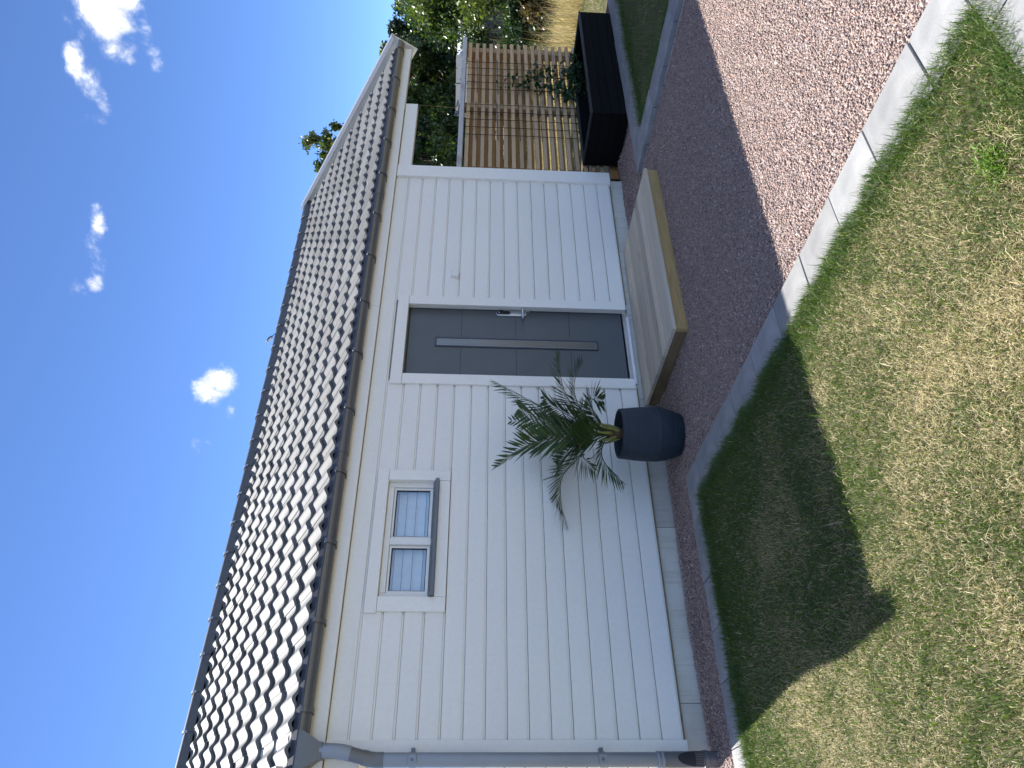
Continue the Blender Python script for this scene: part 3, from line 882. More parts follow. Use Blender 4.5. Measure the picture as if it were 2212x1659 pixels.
# one double-roll pantile
NX, TW, TL, AMP = 26, .3065, .405, .0165
def wave(x):
    th = 2 * math.pi * (x / (TW / 2))
    return -AMP + AMP * math.cos(th + .30 * math.sin(th))
tm = MB()
xs = [-.010 + (TW + .010) * k / NX for k in range(NX + 1)]
def lip(x): return .006 * max(0, 1 - (x + .010) / .024)
rows = [(0.0, -.024, -.004), (0.0, -.005, 0.0), (.005, 0.0, 0.0), (TL, -.032, 0.0), (TL, -.05, 0), (.04, -.026, 0)]
P = []
for s_, n_, _ in rows:
    for x in xs:
        P.append((x, s_, n_ + wave(x - .038) + lip(x)))
K = NX + 1
F = []
for r in range(len(rows)):
    r2 = (r + 1) % len(rows)
    for k in range(NX):
        F.append((r * K + k, r * K + k + 1, r2 * K + k + 1, r2 * K + k))
F.append(tuple(r * K for r in range(len(rows)))); F.append(tuple(r * K + NX for r in reversed(range(len(rows)))))
tm.add(P, F)
tile_me = tm.mesh('tile', 42)
tile_me.materials.append(TILE)
ROT = Matrix.Rotation(A, 4, 'X')
ROWS, STEP = 9, .296 / CA
for r in range(ROWS):
    for k in range(27):
        x = .685 + TW * k
        jit = Matrix.Rotation(random.uniform(-.006, .006), 4, 'Z') @ Matrix.Rotation(random.uniform(-.005, .005), 4, 'Y') @ Matrix.Rotation(random.uniform(-.006, .006), 4, 'X')
        p = S(x, r * STEP + random.uniform(-.003, .003), random.uniform(-.001, .0015))
        if k == 0: x += 0
        link('tile', tile_me, None, roof, Matrix.Translation(p) @ ROT @ jit)
# half-tile sliver below the verge on the right and rear slope as one sheet
rear = MB()
n = 240
xx = [.685 + (8.96 - .685) * k / n for k in range(n + 1)]
P = []
for s_, nn in ((0, 0), (SR, -.02)):
    for x in xx:
        q = mir(S(x, s_, nn + wave(x - .685)))
        P.append(q)
rear.add(P, [(k, k + 1, k + 2 + n, k + 1 + n) for k in range(n)])
build(rear, 'rear_slope', TILE, roof, 180)
# ridge caps and their clips
capm = MB()
def arc(r, x, n=14, a0=200, a1=-20, sq=1.0):
    return [(x, r * math.cos(math.radians(a0 + (a1 - a0) * k / n)), r * sq * math.sin(math.radians(a0 + (a1 - a0) * k / n))) for k in range(n + 1)]
r_in = [arc(.110, 0, sq=.80), arc(.120, .002, sq=.80), arc(.120, .05, sq=.80), arc(.108, .40, sq=.80), arc(.098, .40, sq=.80)]
P = [p for ring in r_in for p in ring]; K = 15
capm.add(P, [(i * K + k, i * K + k + 1, (i + 1) * K + k + 1, (i + 1) * K + k) for i in range(4) for k in range(14)])
cap_me = capm.mesh('ridge_cap', 40); cap_me.materials.append(RIDGE)
clipm = MB()
ra, rb = arc(.1235, -.013, 12, 165, 50, .82), arc(.1235, .010, 12, 165, 50, .82)
ra2, rb2 = arc(.1265, -.013, 12, 165, 50, .82), arc(.1265, .010, 12, 165, 50, .82)
P = ra + rb + rb2 + ra2; K = 13
clipm.add(P, [(i * K + k, i * K + k + 1, ((i + 1) % 4) * K + k + 1, ((i + 1) % 4) * K + k) for i in range(4) for k in range(12)])
clip_me = clipm.mesh('ridge_clip', 40); clip_me.materials.append(CLIP)
ZC = 4.212
for k in range(24):
    x = 1.465 - .36 * 2 + .36 * k
    if x > 8.75: break
    link('ridge_cap', cap_me, None, roof, Matrix.Translation((x, YR, ZC + random.uniform(-.002, .002))) @ Matrix.Rotation(random.uniform(-.004, .004), 4, 'Z'))
    if k: link('ridge_clip', clip_me, None, roof, Matrix.Translation((x + .004, YR, ZC)))
build(MB().tube([(8.70, YR, ZC + .02), (9.02, YR, ZC + .02)], .085, 16), 'ridge_end', RIDGE, roof, 40)
# verge: bargeboard and metal flashing, both ends, front and rear slope
for xa, xb in ((9.035, 9.062), (.655, .682)):
    for front in (True, False):
        b_ = MB(); fl = MB()
        def slope_box(mb, x0, x1, s0, s1, n0, n1, s0b=None):
            pts = [S(0, s0, n0), S(0, s1, n0), S(0, s1b, n1), S(0, s0, n1)] if False else None
        e0 = -.12
        q = [S(0, e0, .03), S(0, SR + .03 * 0, .03), S(0, SR, -.29), S(0, e0, -.29)]
        q[1].y = YR - .001; q[1].z = Z0 + SR * SA + .03 / CA
        q[2].y = YR - .001; q[2].z = Z0 + SR * SA - .29 / CA
        if not front: q = [mir(p) for p in q]
        b_.prism([(p.y, p.z) for p in q], xa, xb)
        build(b_, 'bargeboard', WHITE, roof)
        xo0, xo1 = (8.975, 9.066) if xa > 5 else (.651, .76)
        prof = [S(0, e0 - .01, .075), S(0, SR, .075), S(0, SR, .031), S(0, e0 - .01, .031)]
        prof[1].y = YR - .002; prof[1].z = Z0 + SR * SA + .075 / CA; prof[2].y = YR - .002; prof[2].z = Z0 + SR * SA + .031 / CA
        if not front: prof = [mir(p) for p in prof]
        fl.prism([(p.y, p.z) for p in prof], xo0, xo1)
        build(fl, 'verge_flashing', VERGE, roof)
# eave flashing under the first course
e = [S(0, -.035, -.045), S(0, .20, -.07), S(0, .20, -.074)]
build(MB().prism([(-.100, 2.668), (-.104, 2.672), (-.060, 2.714), (.10, 2.765), (.10, 2.758), (-.058, 2.705)], .70, 8.98), 'eave_flashing', STEEL_DARK, roof)

# ---- gutter with its brackets
GR, GY, GZ = .061, -.119, 2.655
gm = MB()
n = 14
P, F = [], []
prof = [(GY - GR - .004, GZ + .006), (GY - GR - .008, GZ + .001), (GY - GR - .002, GZ - .005)]
for k in range(n + 1):
    a = math.pi + math.pi * k / n
    prof.append((GY + GR * math.cos(a), GZ + GR * math.sin(a)))
prof += [(GY + GR, GZ + .025), (GY + GR - .003, GZ + .025)]
for k in range(n + 1):
    a = 2 * math.pi - math.pi * k / n
    prof.append((GY + (GR - .002) * math.cos(a), GZ + (GR - .002) * math.sin(a)))
gm.prism(prof, .70, 8.985)
gutter = build(gm, 'gutter', STEEL_GREY, house, 35)
brk = MB()
pb = []
for k in range(17):
    a = math.radians(172) + math.radians(196) * k / 16
    pb.append((GY + (GR + .0045) * math.cos(a), GZ + (GR + .0045) * math.sin(a)))
P = [(-.016, y, z) for y, z in pb] + [(.016, y, z) for y, z in pb] + [(-.016, GY + (y - GY) * 1.07, GZ + (z - GZ) * 1.07) for y, z in pb] + [(.016, GY + (y - GY) * 1.07, GZ + (z - GZ) * 1.07) for y, z in pb]
K = 17
F = [(k, k + 1, k + 1 + K, k + K) for k in range(16)] + [(2 * K + k, 3 * K + k, 3 * K + k + 1, 2 * K + k + 1) for k in range(16)] + [(k, 2 * K + k, 2 * K + k + 1, k + 1) for k in range(16)] + [(K + k, K + k + 1, 3 * K + k + 1, 3 * K + k) for k in range(16)]
brk.add(P, F)
brk.box(-.016, .016, GY - GR - .014, GY - GR + .006, GZ - .012, GZ + .010, .002)
brk.box(-.014, .014, GY + GR + .002, -.0555, GZ - .06, GZ + .02)
brk_me = brk.mesh('gutter_bracket', 35); brk_me.materials.append(STEEL_GREY)
for x in (1.09, 1.66, 2.235, 2.82, 3.41, 4.0, 4.59, 5.18, 5.77, 6.40, 6.97, 7.56, 8.18, 8.83):
    link('gutter_bracket', brk_me, None, gutter, Matrix.Translation((x, 0, 0)))
for x in (3.03, 6.10):
    jm = MB()
    pj = [(GY + (GR + .004) * math.cos(math.pi * .96 + math.pi * 1.06 * k / 14), GZ + (GR + .004) * math.sin(math.pi * .96 + math.pi * 1.06 * k / 14)) for k in range(15)]
    pj2 = [(GY + (y - GY) * .97, GZ + (z - GZ) * .97) for y, z in reversed(pj)]
    jm.prism(pj + pj2, x - .045, x + .045)
    build(jm, 'gutter_joint', STEEL_GREY, gutter, 35)
for x in (.70, 8.986):
    em = MB()
    em.prism([(GY + (GR + .002) * math.cos(math.pi + math.pi * k / 12), GZ + (GR + .002) * math.sin(math.pi + math.pi * k / 12)) for k in range(13)], x - .003, x + .003)
    build(em, 'gutter_end', STEEL_GREY, gutter, 35)

# ---- downpipe
PX, PY, PR = .812, -.082, .0435
dpipe = build(MB().tube([(PX, PY, 2.15), (PX, PY, .36)], PR, 28), 'downpipe', ZINC, house, 40)
def dd(mb, name, m, smooth=40): return build(mb, name, m, dpipe, smooth)
hop = MB()
P = []
for (xa, xb, ya, yb, z) in ((.735, .965, GY - GR - .006, GY + GR + .002, 2.652), (.735, .965, GY - GR - .006, GY + GR + .002, 2.622), (PX - .002, PX + .094, -.160, -.072, 2.520), (PX - .002, PX + .094, -.160, -.072, 2.500)):
    P += [(xa, ya, z), (xb, ya, z), (xb, yb, z), (xa, yb, z)]
hop.add(P, [(i * 4 + k, i * 4 + (k + 1) % 4, (i + 1) * 4 + (k + 1) % 4, (i + 1) * 4 + k) for i in range(3) for k in range(4)] + [(12, 13, 14, 15)])
dd(hop, 'outlet_hopper', STEEL_GREY, 30)
HXc = PX + .046
b1 = [(HXc, -.116, 2.515), (HXc, -.116, 2.455), (HXc - .001, -.115, 2.42), (HXc - .006, -.112, 2.37), (HXc - .014, -.108, 2.33)]
dd(MB().tube(b1, PR + .002, 28), 'upper_elbow', ZINC)
dd(MB().tube([(HXc - .013, -.1085, 2.338), (HXc - .036, -.094, 2.235)], PR - .001, 28), 'elbow_tube', STEEL_GREY)
dd(MB().tube([(HXc - .032, -.096, 2.255), (HXc - .042, -.088, 2.21), (PX, PY, 2.17), (PX, PY, 2.12)], PR + .0025, 28), 'lower_elbow', STEEL_GREY)
for pz in ((HXc, -.116, 2.51), (HXc - .014, -.108, 2.332), (HXc - .033, -.095, 2.25)):
    pass
for z in (1.942, .744):
    dd(MB().tube([(PX, PY, z - .021), (PX, PY, z + .021)], PR + .003, 28), 'pipe_clamp', ZINC)
    dd(MB().box(PX - .034, PX + .024, PY - PR - .012, PY - PR - .001, z - .026, z + .026, .002), 'clamp_plate', ZINC)
    dd(MB().tube([(PX - .006, PY - PR - .011, z), (PX - .006, PY - PR - .016, z)], .011, 16), 'clamp_screw', STEEL_GREY)
    dd(MB().box(PX + .03, PX + .07, PY - .004, .0, z - .012, z + .012), 'clamp_arm', STEEL_GREY)
dd(MB().lathe([(PR + .001, .395), (PR + .006, .388), (PR + .006, .372), (PR + .002, .366), (PR + .006, .360), (PR + .006, .345), (PR + .001, .338)], 28, PX, PY), 'pipe_collar', ZINC)
# leaf trap with a slanted mesh cap
dd(MB().lathe([(PR + .004, .339), (PR + .004, .09), (PR - .002, .085)], 28, PX, PY), 'leaf_trap', STEEL_GREY)
tr = MB()
ringp = []
for k in range(25):
    a = math.radians(200 + 140 * k / 24)
    ringp.append((PX + (PR + .007) * math.cos(a), PY + (PR + .007) * math.sin(a)))
zt = [.10 + .165 * math.sin(math.pi * k / 24) ** .6 for k in range(25)]
tr.add([(x, y, .098) for x, y in ringp] + [(x, y, z) for (x, y), z in zip(ringp, zt)], [(k, k + 1, 26 + k, 25 + k) for k in range(24)])
dd(tr, 'trap_grille', RUBBER)
for k in range(2, 23, 2):
    x, y = ringp[k]
    dd(MB().tube([(x, y, .10), (x, y, .15)], .0025, 6), 'grille_bar', STEEL_GREY)
dd(MB().lathe([(PR + .002, .092), (PR + .011, .088), (PR + .011, .060), (PR + .006, .055), (PR + .006, -.08)], 28, PX, PY), 'drain_socket', STEEL_GREY)

# ---- small white sensor box on the wall beside the door (its own thing)
sb = MB().box(5.064, 5.140, -.034, .0, 1.788, 1.860, .004)
o = build(sb, 'sensor_box', WHITE_PVC)
tag(o, 'small white box fixed to the cladding right of the grey door', 'sensor')
c = build(MB().box(5.060, 5.144, -.006, -.0005, 1.783, 1.865, .001), 'back_plate', WHITE_PVC, o)

# ================================================================== DECK STEP
deck = thing('wooden_step', 'low pine platform step in front of the grey door', 'step', (4.55, -.52, 0))
nb = 9
yb0, yb1 = -1.05, -.006
bw = (yb1 - yb0) / nb
for k in range(nb):
    ya = yb0 + bw * k
    build(MB().box(3.60 + random.uniform(-.002, .002), 5.50 + random.uniform(-.003, .003), ya + .0034, ya + bw - .0034, .094, .122 + random.uniform(-.0007, .0007), .0018), 'deck_board', DECKTOP, deck)
build(MB().box(3.612, 5.49, -1.036, -.996, -.03, .093, .002), 'front_joist', DECKSIDE, deck)
build(MB().box(3.606, 3.648, -.995, -.015, -.03, .093, .002), 'side_joist', DECKEND, deck)
build(MB().box(5.45, 5.492, -.995, -.015, -.03, .093, .002), 'side_joist', DECKEND, deck)
build(MB().box(4.5, 4.54, -.995, -.015, -.03, .093, .002), 'middle_joist', DECKEND, deck)
nm = MB().lathe([(.0001, .0006), (.004, .0004), (.0045, -.002)], 8).mesh('nail'); nm.materials.append(NAIL)
for k in range(nb):
    for x in (3.627, 4.52, 5.47):
        for q in (.28, .72):
            link('nail', nm, None, deck, Matrix.Translation((x + random.uniform(-.004, .004), yb0 + bw * (k + q), .1215)))

# ================================================================== POT AND PALM
PCX, PCY = 3.045, -.425
prof = []
H = .475
for k in range(60):
    t = k / 59
    r = .163 + (.213 - .163) * math.sin(min(1, t / .46) * math.pi / 2) ** .9 if t < .46 else .213 - (.213 - .193) * ((t - .46) / .54) ** 1.7
    r += .0011 * math.sin(k * 2.9) + random.uniform(-.0009, .0009)
    prof.append((r, .004 + t * H))
rt = prof[-1][0]
prof += [(rt - .003, H + .009), (rt - .010, H + .011), (rt - .017, H + .007), (rt - .020, H - .02), (rt - .028, H - .09)]
pm = MB().lathe([(.0, .004), (.15, .002)] + prof, 64, PCX, PCY)
pot = build(pm, 'plant_pot', POTM, None, 50)
tag(pot, 'dark blue black ribbed barrel pot holding the palm beside the step', 'pot')
sm = MB().lathe([(.0, H - .055), (.06, H - .05), (.12, H - .06), (rt - .022, H - .07)], 40, PCX, PCY)
build(sm, 'soil', SOIL, pot, 60)

palm = thing('palm_plant', 'young feathery green palm growing out of the dark ribbed pot', 'palm', (PCX, PCY, H - .06))
RH = Vector((.8105, -.5857, 0)); DH = Vector((.5857, .8105, 0)); ZU = Vector((0, 0, 1))
SCL = .00118
C0 = Vector((PCX, PCY, .545))
def qp(x, y, d):
    return C0 + RH * ((830 - y) * SCL) + ZU * ((1010 - x) * SCL) + DH * d
# stubby trunk with cut leaf bases
tk = MB().tube([(PCX, PCY, H - .08), (PCX, PCY, .50), (PCX, PCY, .56), (PCX, PCY, .60)], [.035, .042, .034, .015], 14)
TRUNK = make_plain('palm_fibre', (.10, .055, .025), .9, var=.5, scale=50, bmp=.8)
PETIOLE = make_plain('palm_leaf_base', (.22, .22, .045), .6, var=.3, scale=20)
build(tk, 'trunk', TRUNK, palm, 60)
for k in range(9):
    a = k * 2.4; r = .032
    p0 = Vector((PCX + r * math.cos(a), PCY + r * math.sin(a), .46 + .012 * k))
    p1 = p0 + Vector((math.cos(a) * .028, math.sin(a) * .028, .055)); p2 = p1 + Vector((math.cos(a) * .02, math.sin(a) * .02, .04 + .02 * (k % 3)))
    build(MB().tube([p0, p1, p2], [.013, .011, .006], 8), 'leaf_base', PETIOLE, palm, 60)
FRONDS = [
    ([(1010, 830), (800, 770), (620, 705), (440, 610), (240, 505)], .12, 1.0),
    ([(1010, 830), (780, 855), (580, 870), (430, 915), (262, 1035)], -.30, 1.15),
    ([(1010, 830), (840, 720), (730, 610), (680, 470), (672, 310)], .10, .95),
    ([(1010, 830), (860, 740), (770, 620), (745, 500), (785, 365)], -.22, .85),
    ([(1010, 830), (890, 890), (790, 1010), (700, 1120), (690, 1280), (752, 1465)], .02, 1.25),
    ([(1010, 830), (960, 900), (945, 970), (985, 1050), (1070, 1138)], -.16, .95),
    ([(1010, 830), (950, 770), (905, 700), (900, 610), (975, 615)], .16, .95),
    ([(1010, 830), (790, 810), (600, 785), (350, 762)], .04, .45),
    ([(1010, 830), (820, 830), (660, 800), (500, 735), (430, 690)], .42, .95),
    ([(1010, 830), (880, 870), (780, 940), (720, 1030), (700, 1100)], .30, .8),
    ([(1010, 830), (900, 850), (800, 890), (790, 960), (850, 1030)], -.42, .9),
    ([(1010, 830), (870, 780), (760, 730), (650, 660), (600, 600)], .40, .85),
    ([(1010, 830), (860, 850), (720, 880), (610, 900), (520, 960)], .20, .9),
    ([(1010, 830), (900, 800), (800, 760), (760, 720), (800, 660)], -.38, .8),
]
def catmull(P, n):
    P = [P[0] * 2 - P[1]] + P + [P[-1] * 2 - P[-2]]
    out = []
    for i in range(1, len(P) - 2):
        for k in range(n):
            t = k / n
            out.append(.5 * ((2 * P[i]) + (P[i + 1] - P[i - 1]) * t + (2 * P[i - 1] - 5 * P[i] + 4 * P[i + 1] - P[i + 2]) * t * t + (3 * P[i] - P[i - 1] - 3 * P[i + 1] + P[i + 2]) * t ** 3))
    out.append(P[-2])
    return out
for pts, dep, sz in FRONDS:
    m_ = len(pts) - 1
    ctrl = [qp(x, y, dep * (i / m_) ** 1.2) for i, (x, y) in enumerate(pts)]
    path = catmull(ctrl, 10)
    Ln = len(path)
    mb = MB()
    mb.tube(path, [max(.0012, .0065 * (1 - i / Ln) ** .8) for i in range(Ln)], 6)
    nv0 = len(mb.v)
    mid_v, cols = [], [(.075, .095, .022)] * nv0
    V, Fc = [], []
    npair = int(33 * (.6 + .4 * sz))
    for j in range(npair):
        t = .16 + .84 * (j + .5) / npair
        f = t * (Ln - 1); i = min(int(f), Ln - 2); p = path[i].lerp(path[i + 1], f - i)
        tan = (path[i + 1] - path[i]).normalized()
        side = tan.cross(ZU)
        if side.length < .15: side = tan.cross(DH)
        side.normalize(); upv = side.cross(tan).normalized()
        ln = (.080 + .135 * math.sin(math.pi * min(1, t * .93 + .05)) ** .7) * sz ** .5 * random.uniform(.85, 1.12)
        if t > .93: ln *= .75
        for sgn in (-1, 1):
            sweep = .55 + .35 * t + random.uniform(-.1, .1)
            v = (side * sgn * math.cos(sweep) + tan * math.sin(sweep) + upv * random.uniform(.12, .42)).normalized()
            wd = random.uniform(.0064, .0096) * (.8 + .3 * sz)
            nn = v.cross(upv).normalized()
            fold = upv * (-.25 * wd)
            q0 = p; q1 = p + v * ln * .38; q2 = p + v * ln * .75 - ZU * ln * .005; q3 = p + v * ln - ZU * ln * .02
            b0 = len(V)
            V += [q0, q1 + nn * wd, q1 + fold, q1 - nn * wd, q2 + nn * wd * .6, q2 + fold * .6, q2 - nn * wd * .6, q3]
            Fc += [(b0, b0 + 1, b0 + 2), (b0, b0 + 2, b0 + 3), (b0 + 1, b0 + 4, b0 + 5, b0 + 2), (b0 + 2, b0 + 5, b0 + 6, b0 + 3), (b0 + 4, b0 + 7, b0 + 5), (b0 + 5, b0 + 7, b0 + 6)]
            g = random.random()
            cc = (.026 + .04 * g, .058 + .06 * g, .015 + .012 * g)
            if random.random() < .04: cc = (.14, .12, .03)
            cols += [cc] * 8
    mb.add(V, Fc)
    me = bpy.data.meshes.new('frond'); me.from_pydata(mb.v, [], mb.f)
    at = me.attributes.new('tint', 'FLOAT_COLOR', 'POINT')
    arr = np.ones((len(mb.v), 4), np.float32); arr[:, :3] = np.array(cols); at.data.foreach_set('color', arr.ravel())
    link('frond', me, PALMLEAF, palm)

# ================================================================== FENCE
fence = thing('slatted_fence', 'tall brown fence of horizontal wooden slats right of the white house', 'fence', (8.2, .2, 0))
zc = 1.765
for k in range(18):
    z = zc - .0919 * k
    xl = 6.935 + random.uniform(-.006, .006)
    if k == 17: xl = 6.85
    build(MB().box(xl, 9.53 + random.uniform(-.008, .012), .12 + random.uniform(-.002, .002), .165, z - .0225, z + .0225, .003), 'slat', SLAT, fence)
    if k < 17:
        build(MB().box(6.80, 9.46, .262, .307, z - .046 - .0225, z - .046 + .0225, .003), 'rear_slat', SLATB, fence)
for x in (6.86, 8.14, 9.40):
    build(MB().box(x, x + .095, .1665, .261, -.2, 1.81, .003), 'post', POST, fence)
build(MB().box(6.80, 8.80, .055, .335, 1.812, 1.868, .004), 'cap_board', CAPW, fence)
build(MB().box(8.803, 9.55, .055, .335, 1.812, 1.868, .004), 'cap_board', CAPW, fence)
build(MB().box(6.86, 9.50, .15, .20, -.03, .10, .003), 'bottom_board', SLATB, fence)

# reinforcing-mesh trellis, two sheets
for a, xs_ in enumerate(((9.035, 8.89, 8.735, 8.58, 8.43), (8.10, 7.948, 7.795, 7.644, 7.496))):
    tr = thing('trellis_mesh', ('rusty wire mesh on the fence carrying the climbing plant', 'rusty wire mesh on the fence without leaves, nearer the house')[a], 'trellis', (sum(xs_) / 5, .09, .42), 'wire meshes hung on the slatted fence')
    for x in xs_:
        build(MB().tube([(x, .098, 1.80), (x + .003, .096, 1.1), (x - .004, .097, .36)], .0038, 6), 'upright_wire', WIRE, tr, 180)
    for z in (1.662, 1.403, 1.14, .88, .62, .42):
        build(MB().tube([(xs_[0] + .07, .104, z + .01), (xs_[4] - .08, .104, z - .004)], .0038, 6), 'cross_wire', WIRE, tr, 180)

# ================================================================== PLANTER
px0, px1, py0, py1, pz = 6.985, 9.085, -.60, .085, .425
pl = thing('planter_box', 'long black stained wooden planter box in front of the slatted fence', 'planter', ((px0 + px1) / 2, -.26, 0))
for k in range(4):
    z0 = .012 + .1 * k
    dz = .0975
    build(MB().box(px0, px1, py0 + random.uniform(-.002, .002), py0 + .028, z0, z0 + dz, .003), 'front_plank', BLACKWOOD, pl)
    build(MB().box(px0 + .002, px0 + .03, py0 + .029, py1 - .029, z0, z0 + dz, .003), 'end_plank', BLACKWOOD, pl)
    build(MB().box(px1 - .03, px1 - .002, py0 + .029, py1 - .029, z0, z0 + dz, .003), 'end_plank', BLACKWOOD, pl)
    build(MB().box(px0, px1, py1 - .028, py1, z0, z0 + dz, .003), 'back_plank', BLACKWOOD, pl)
CAPBLK = make_plain('black_planter_rim', (.014, .015, .017), .6, var=.2)
build(MB().box(px0 - .006, px1 + .006, py0 - .006, py0 + .058, .4105, .430, .003), 'rim_board', CAPBLK, pl)
build(MB().box(px0 - .006, px1 + .006, py1 - .058, py1 + .004, .4105, .430, .003), 'rim_board', CAPBLK, pl)
build(MB().box(px0 - .006, px0 + .06, py0 + .0585, py1 - .0585, .4105, .430, .003), 'rim_board', CAPBLK, pl)
build(MB().box(px1 - .06, px1 + .006, py0 + .0585, py1 - .0585, .4105, .430, .003), 'rim_board', CAPBLK, pl)
build(MB().box(px0 + .031, px1 - .031, py0 + .029, py1 - .029, .02, .22), 'soil', SOIL, pl)

# climbing plant on the right-hand mesh
vine = thing('climbing_plant', 'leafy green climber spreading up the wire mesh from the planter', 'climbing plant', (8.6, .03, .22))
lm = []
for v_ in range(3):
    w, l = (.034, .075), None
    q = MB()
    P = [(0, 0, 0), (.020, .022, .004), (.026, .045, .006), (.016, .068, .002), (0, .088, -.006), (-.016, .068, .002), (-.026, .045, .006), (-.020, .022, .004), (0, .03, -.004), (0, .06, -.006)]
    P = [(x * (1 + .12 * v_), y * (1 - .06 * v_), z * (1 + v_)) for x, y, z in P]
    q.add(P, [(0, 1, 8), (1, 2, 8), (2, 9, 8), (2, 3, 9), (3, 4, 9), (4, 5, 9), (5, 6, 9), (6, 8, 9), (6, 7, 8), (7, 0, 8)])
    me = q.mesh('leaf', 180); me.materials.append(VINELEAF); lm.append(me)
STEM = make_plain('climber_stem', (.045, .05, .022), .7, var=.3)
def leaf_at(p, s):
    d = Matrix.Rotation(random.uniform(0, 6.283), 4, 'Z') @ Matrix.Rotation(random.uniform(-1.5, .9), 4, 'X') @ Matrix.Rotation(random.uniform(-.6, .6), 4, 'Y')
    link('leaf', random.choice(lm), None, vine, Matrix.Translation(p) @ d @ Matrix.Scale(s, 4))
for x0_, top in ((8.95, .98), (8.84, 1.12), (8.72, 1.30), (8.62, 1.36), (8.55, 1.18), (8.46, .92), (8.40, .75), (8.30, .56)):
    pts = [Vector((x0_, -.02, .21))]
    while pts[-1].z < top:
        pts.append(pts[-1] + Vector((random.uniform(-.055, .05), 0, random.uniform(.06, .1))))
        pts[-1].y = min(.085, pts[-1].y + .05) + random.uniform(-.012, .006)
    build(MB().tube(pts, [.0035 * (1 - .6 * i / len(pts)) for i in range(len(pts))], 5), 'stem', STEM, vine, 180)
    for i in range(1, len(pts)):
        dens = 2 if pts[i].z > .9 else 3
        for _ in range(dens):
            if random.random() < .88:
                f = random.random()
                leaf_at(pts[i - 1].lerp(pts[i], f) + Vector((random.uniform(-.06, .06), random.uniform(-.06, .008), random.uniform(-.03, .03))), random.uniform(.7, 1.25) * (.8 if pts[i].z > 1.05 else 1))
for _ in range(40):
    leaf_at(Vector((random.uniform(8.25, 9.02), random.uniform(-.16, .06), random.uniform(.36, .56))), random.uniform(.7, 1.25))

# ================================================================== BIRD ON THE RIDGE
bx, by, bz = 6.36, YR, 4.318
fw = RH * -.35 + ZU * .94       # upright, head raised
BDIR = (RH * -.62 + ZU * .62).normalized()
body = [(-.100, .0035), (-.055, .005), (-.045, .009), (-.025, .018), (0, .024), (.022, .022), (.038, .015), (.046, .0145), (.058, .0165), (.068, .013), (.074, .005), (.088, .001)]
cB = Vector((bx, by, bz + .048))
pts = []
for t, r in body:
    p = cB + BDIR * t
    if t > .04: p = cB + BDIR * .04 + (RH * -.8 + ZU * .5).normalized() * (t - .04)
    pts.append(p)
bm_ = MB()
bm_.tube(pts, [r for _, r in body], 12)
zone = {0: 0, 1: 0, 2: 0, 3: 0, 4: 0, 5: 0, 6: 0, 7: 1, 8: 1, 9: 1, 10: 0}
for i in range(11):
    for k in range(12):
        bm_.m[i * 12 + k] = zone[i]
# pale belly
for fi, f in enumerate(bm_.f):
    if len(f) == 4:
        cc = sum((Vector(bm_.v[j]) for j in f), Vector()) / 4
        i = fi // 12
        if 2 <= i <= 5 and (cc - (cB + BDIR * body[i][0])).dot(Vector((-BDIR.z * -1, 0, 0)) * 0 + (RH * -.7 - ZU * .7)) > .004:
            bm_.m[fi] = 1
for sgn in (-1, 1):
    h = cB - BDIR * .015 + DH * sgn * .007
    bm_.tube([h, Vector((h.x, by + sgn * .008, bz + .012)), Vector((h.x, by + sgn * .008, bz - .012))], .0016, 5)
BIRDK = make_plain('bird_dark_feathers', (.03, .032, .036), .6)
BIRDW = make_plain('bird_white_feathers', (.7, .7, .7), .7)
bird = build(bm_, 'bird', [BIRDK, BIRDW], None, 60)
tag(bird, 'small black and white bird with long tail perched on the roof ridge', 'bird')

# ================================================================== MEADOW, TREES AND FAR SHEDS
def strands(name, area, n, h, label, pal, wid=(.003, .008)):
    x0, x1, y0, y1 = area
    x = rng.uniform(x0, x1, n); y = rng.uniform(y0, y1, n)
    keep = fbm(x, y, .9) > rng.uniform(.15, .62, n)
    x, y = x[keep], y[keep]; n = len(x)
    hh = h * rng.lognormal(0, .4, n) * (.4 + fbm(x + 9, y, .6))
    lean = np.clip(rng.normal(.45, .4, n), 0, 1.5)
    pal = np.array(pal)
    c = pal[rng.integers(0, len(pal), n)] * rng.uniform(.7, 1.25, (n, 1))
    return blades(name, np.stack([x, y, np.full(n, -.03)], 1), hh, rng.uniform(*wid, n), lean, c, STRAW, label, 'grass', .5)
strands('meadow_grass', (11.6, 18.5, -3.0, 8.5), 70000, .42, 'tall dry straw coloured meadow grass beyond the lawn',
        [(.56, .45, .24), (.64, .54, .32), (.42, .32, .15), (.25, .26, .09), (.50, .42, .22)])
strands('weedy_growth', (16.2, 20.0, -3.5, 9.5), 22000, .8, 'dark green weeds at the foot of the trees',
        [(.06, .10, .03), (.09, .12, .035), (.20, .15, .06), (.045, .08, .03)], (.008, .02))

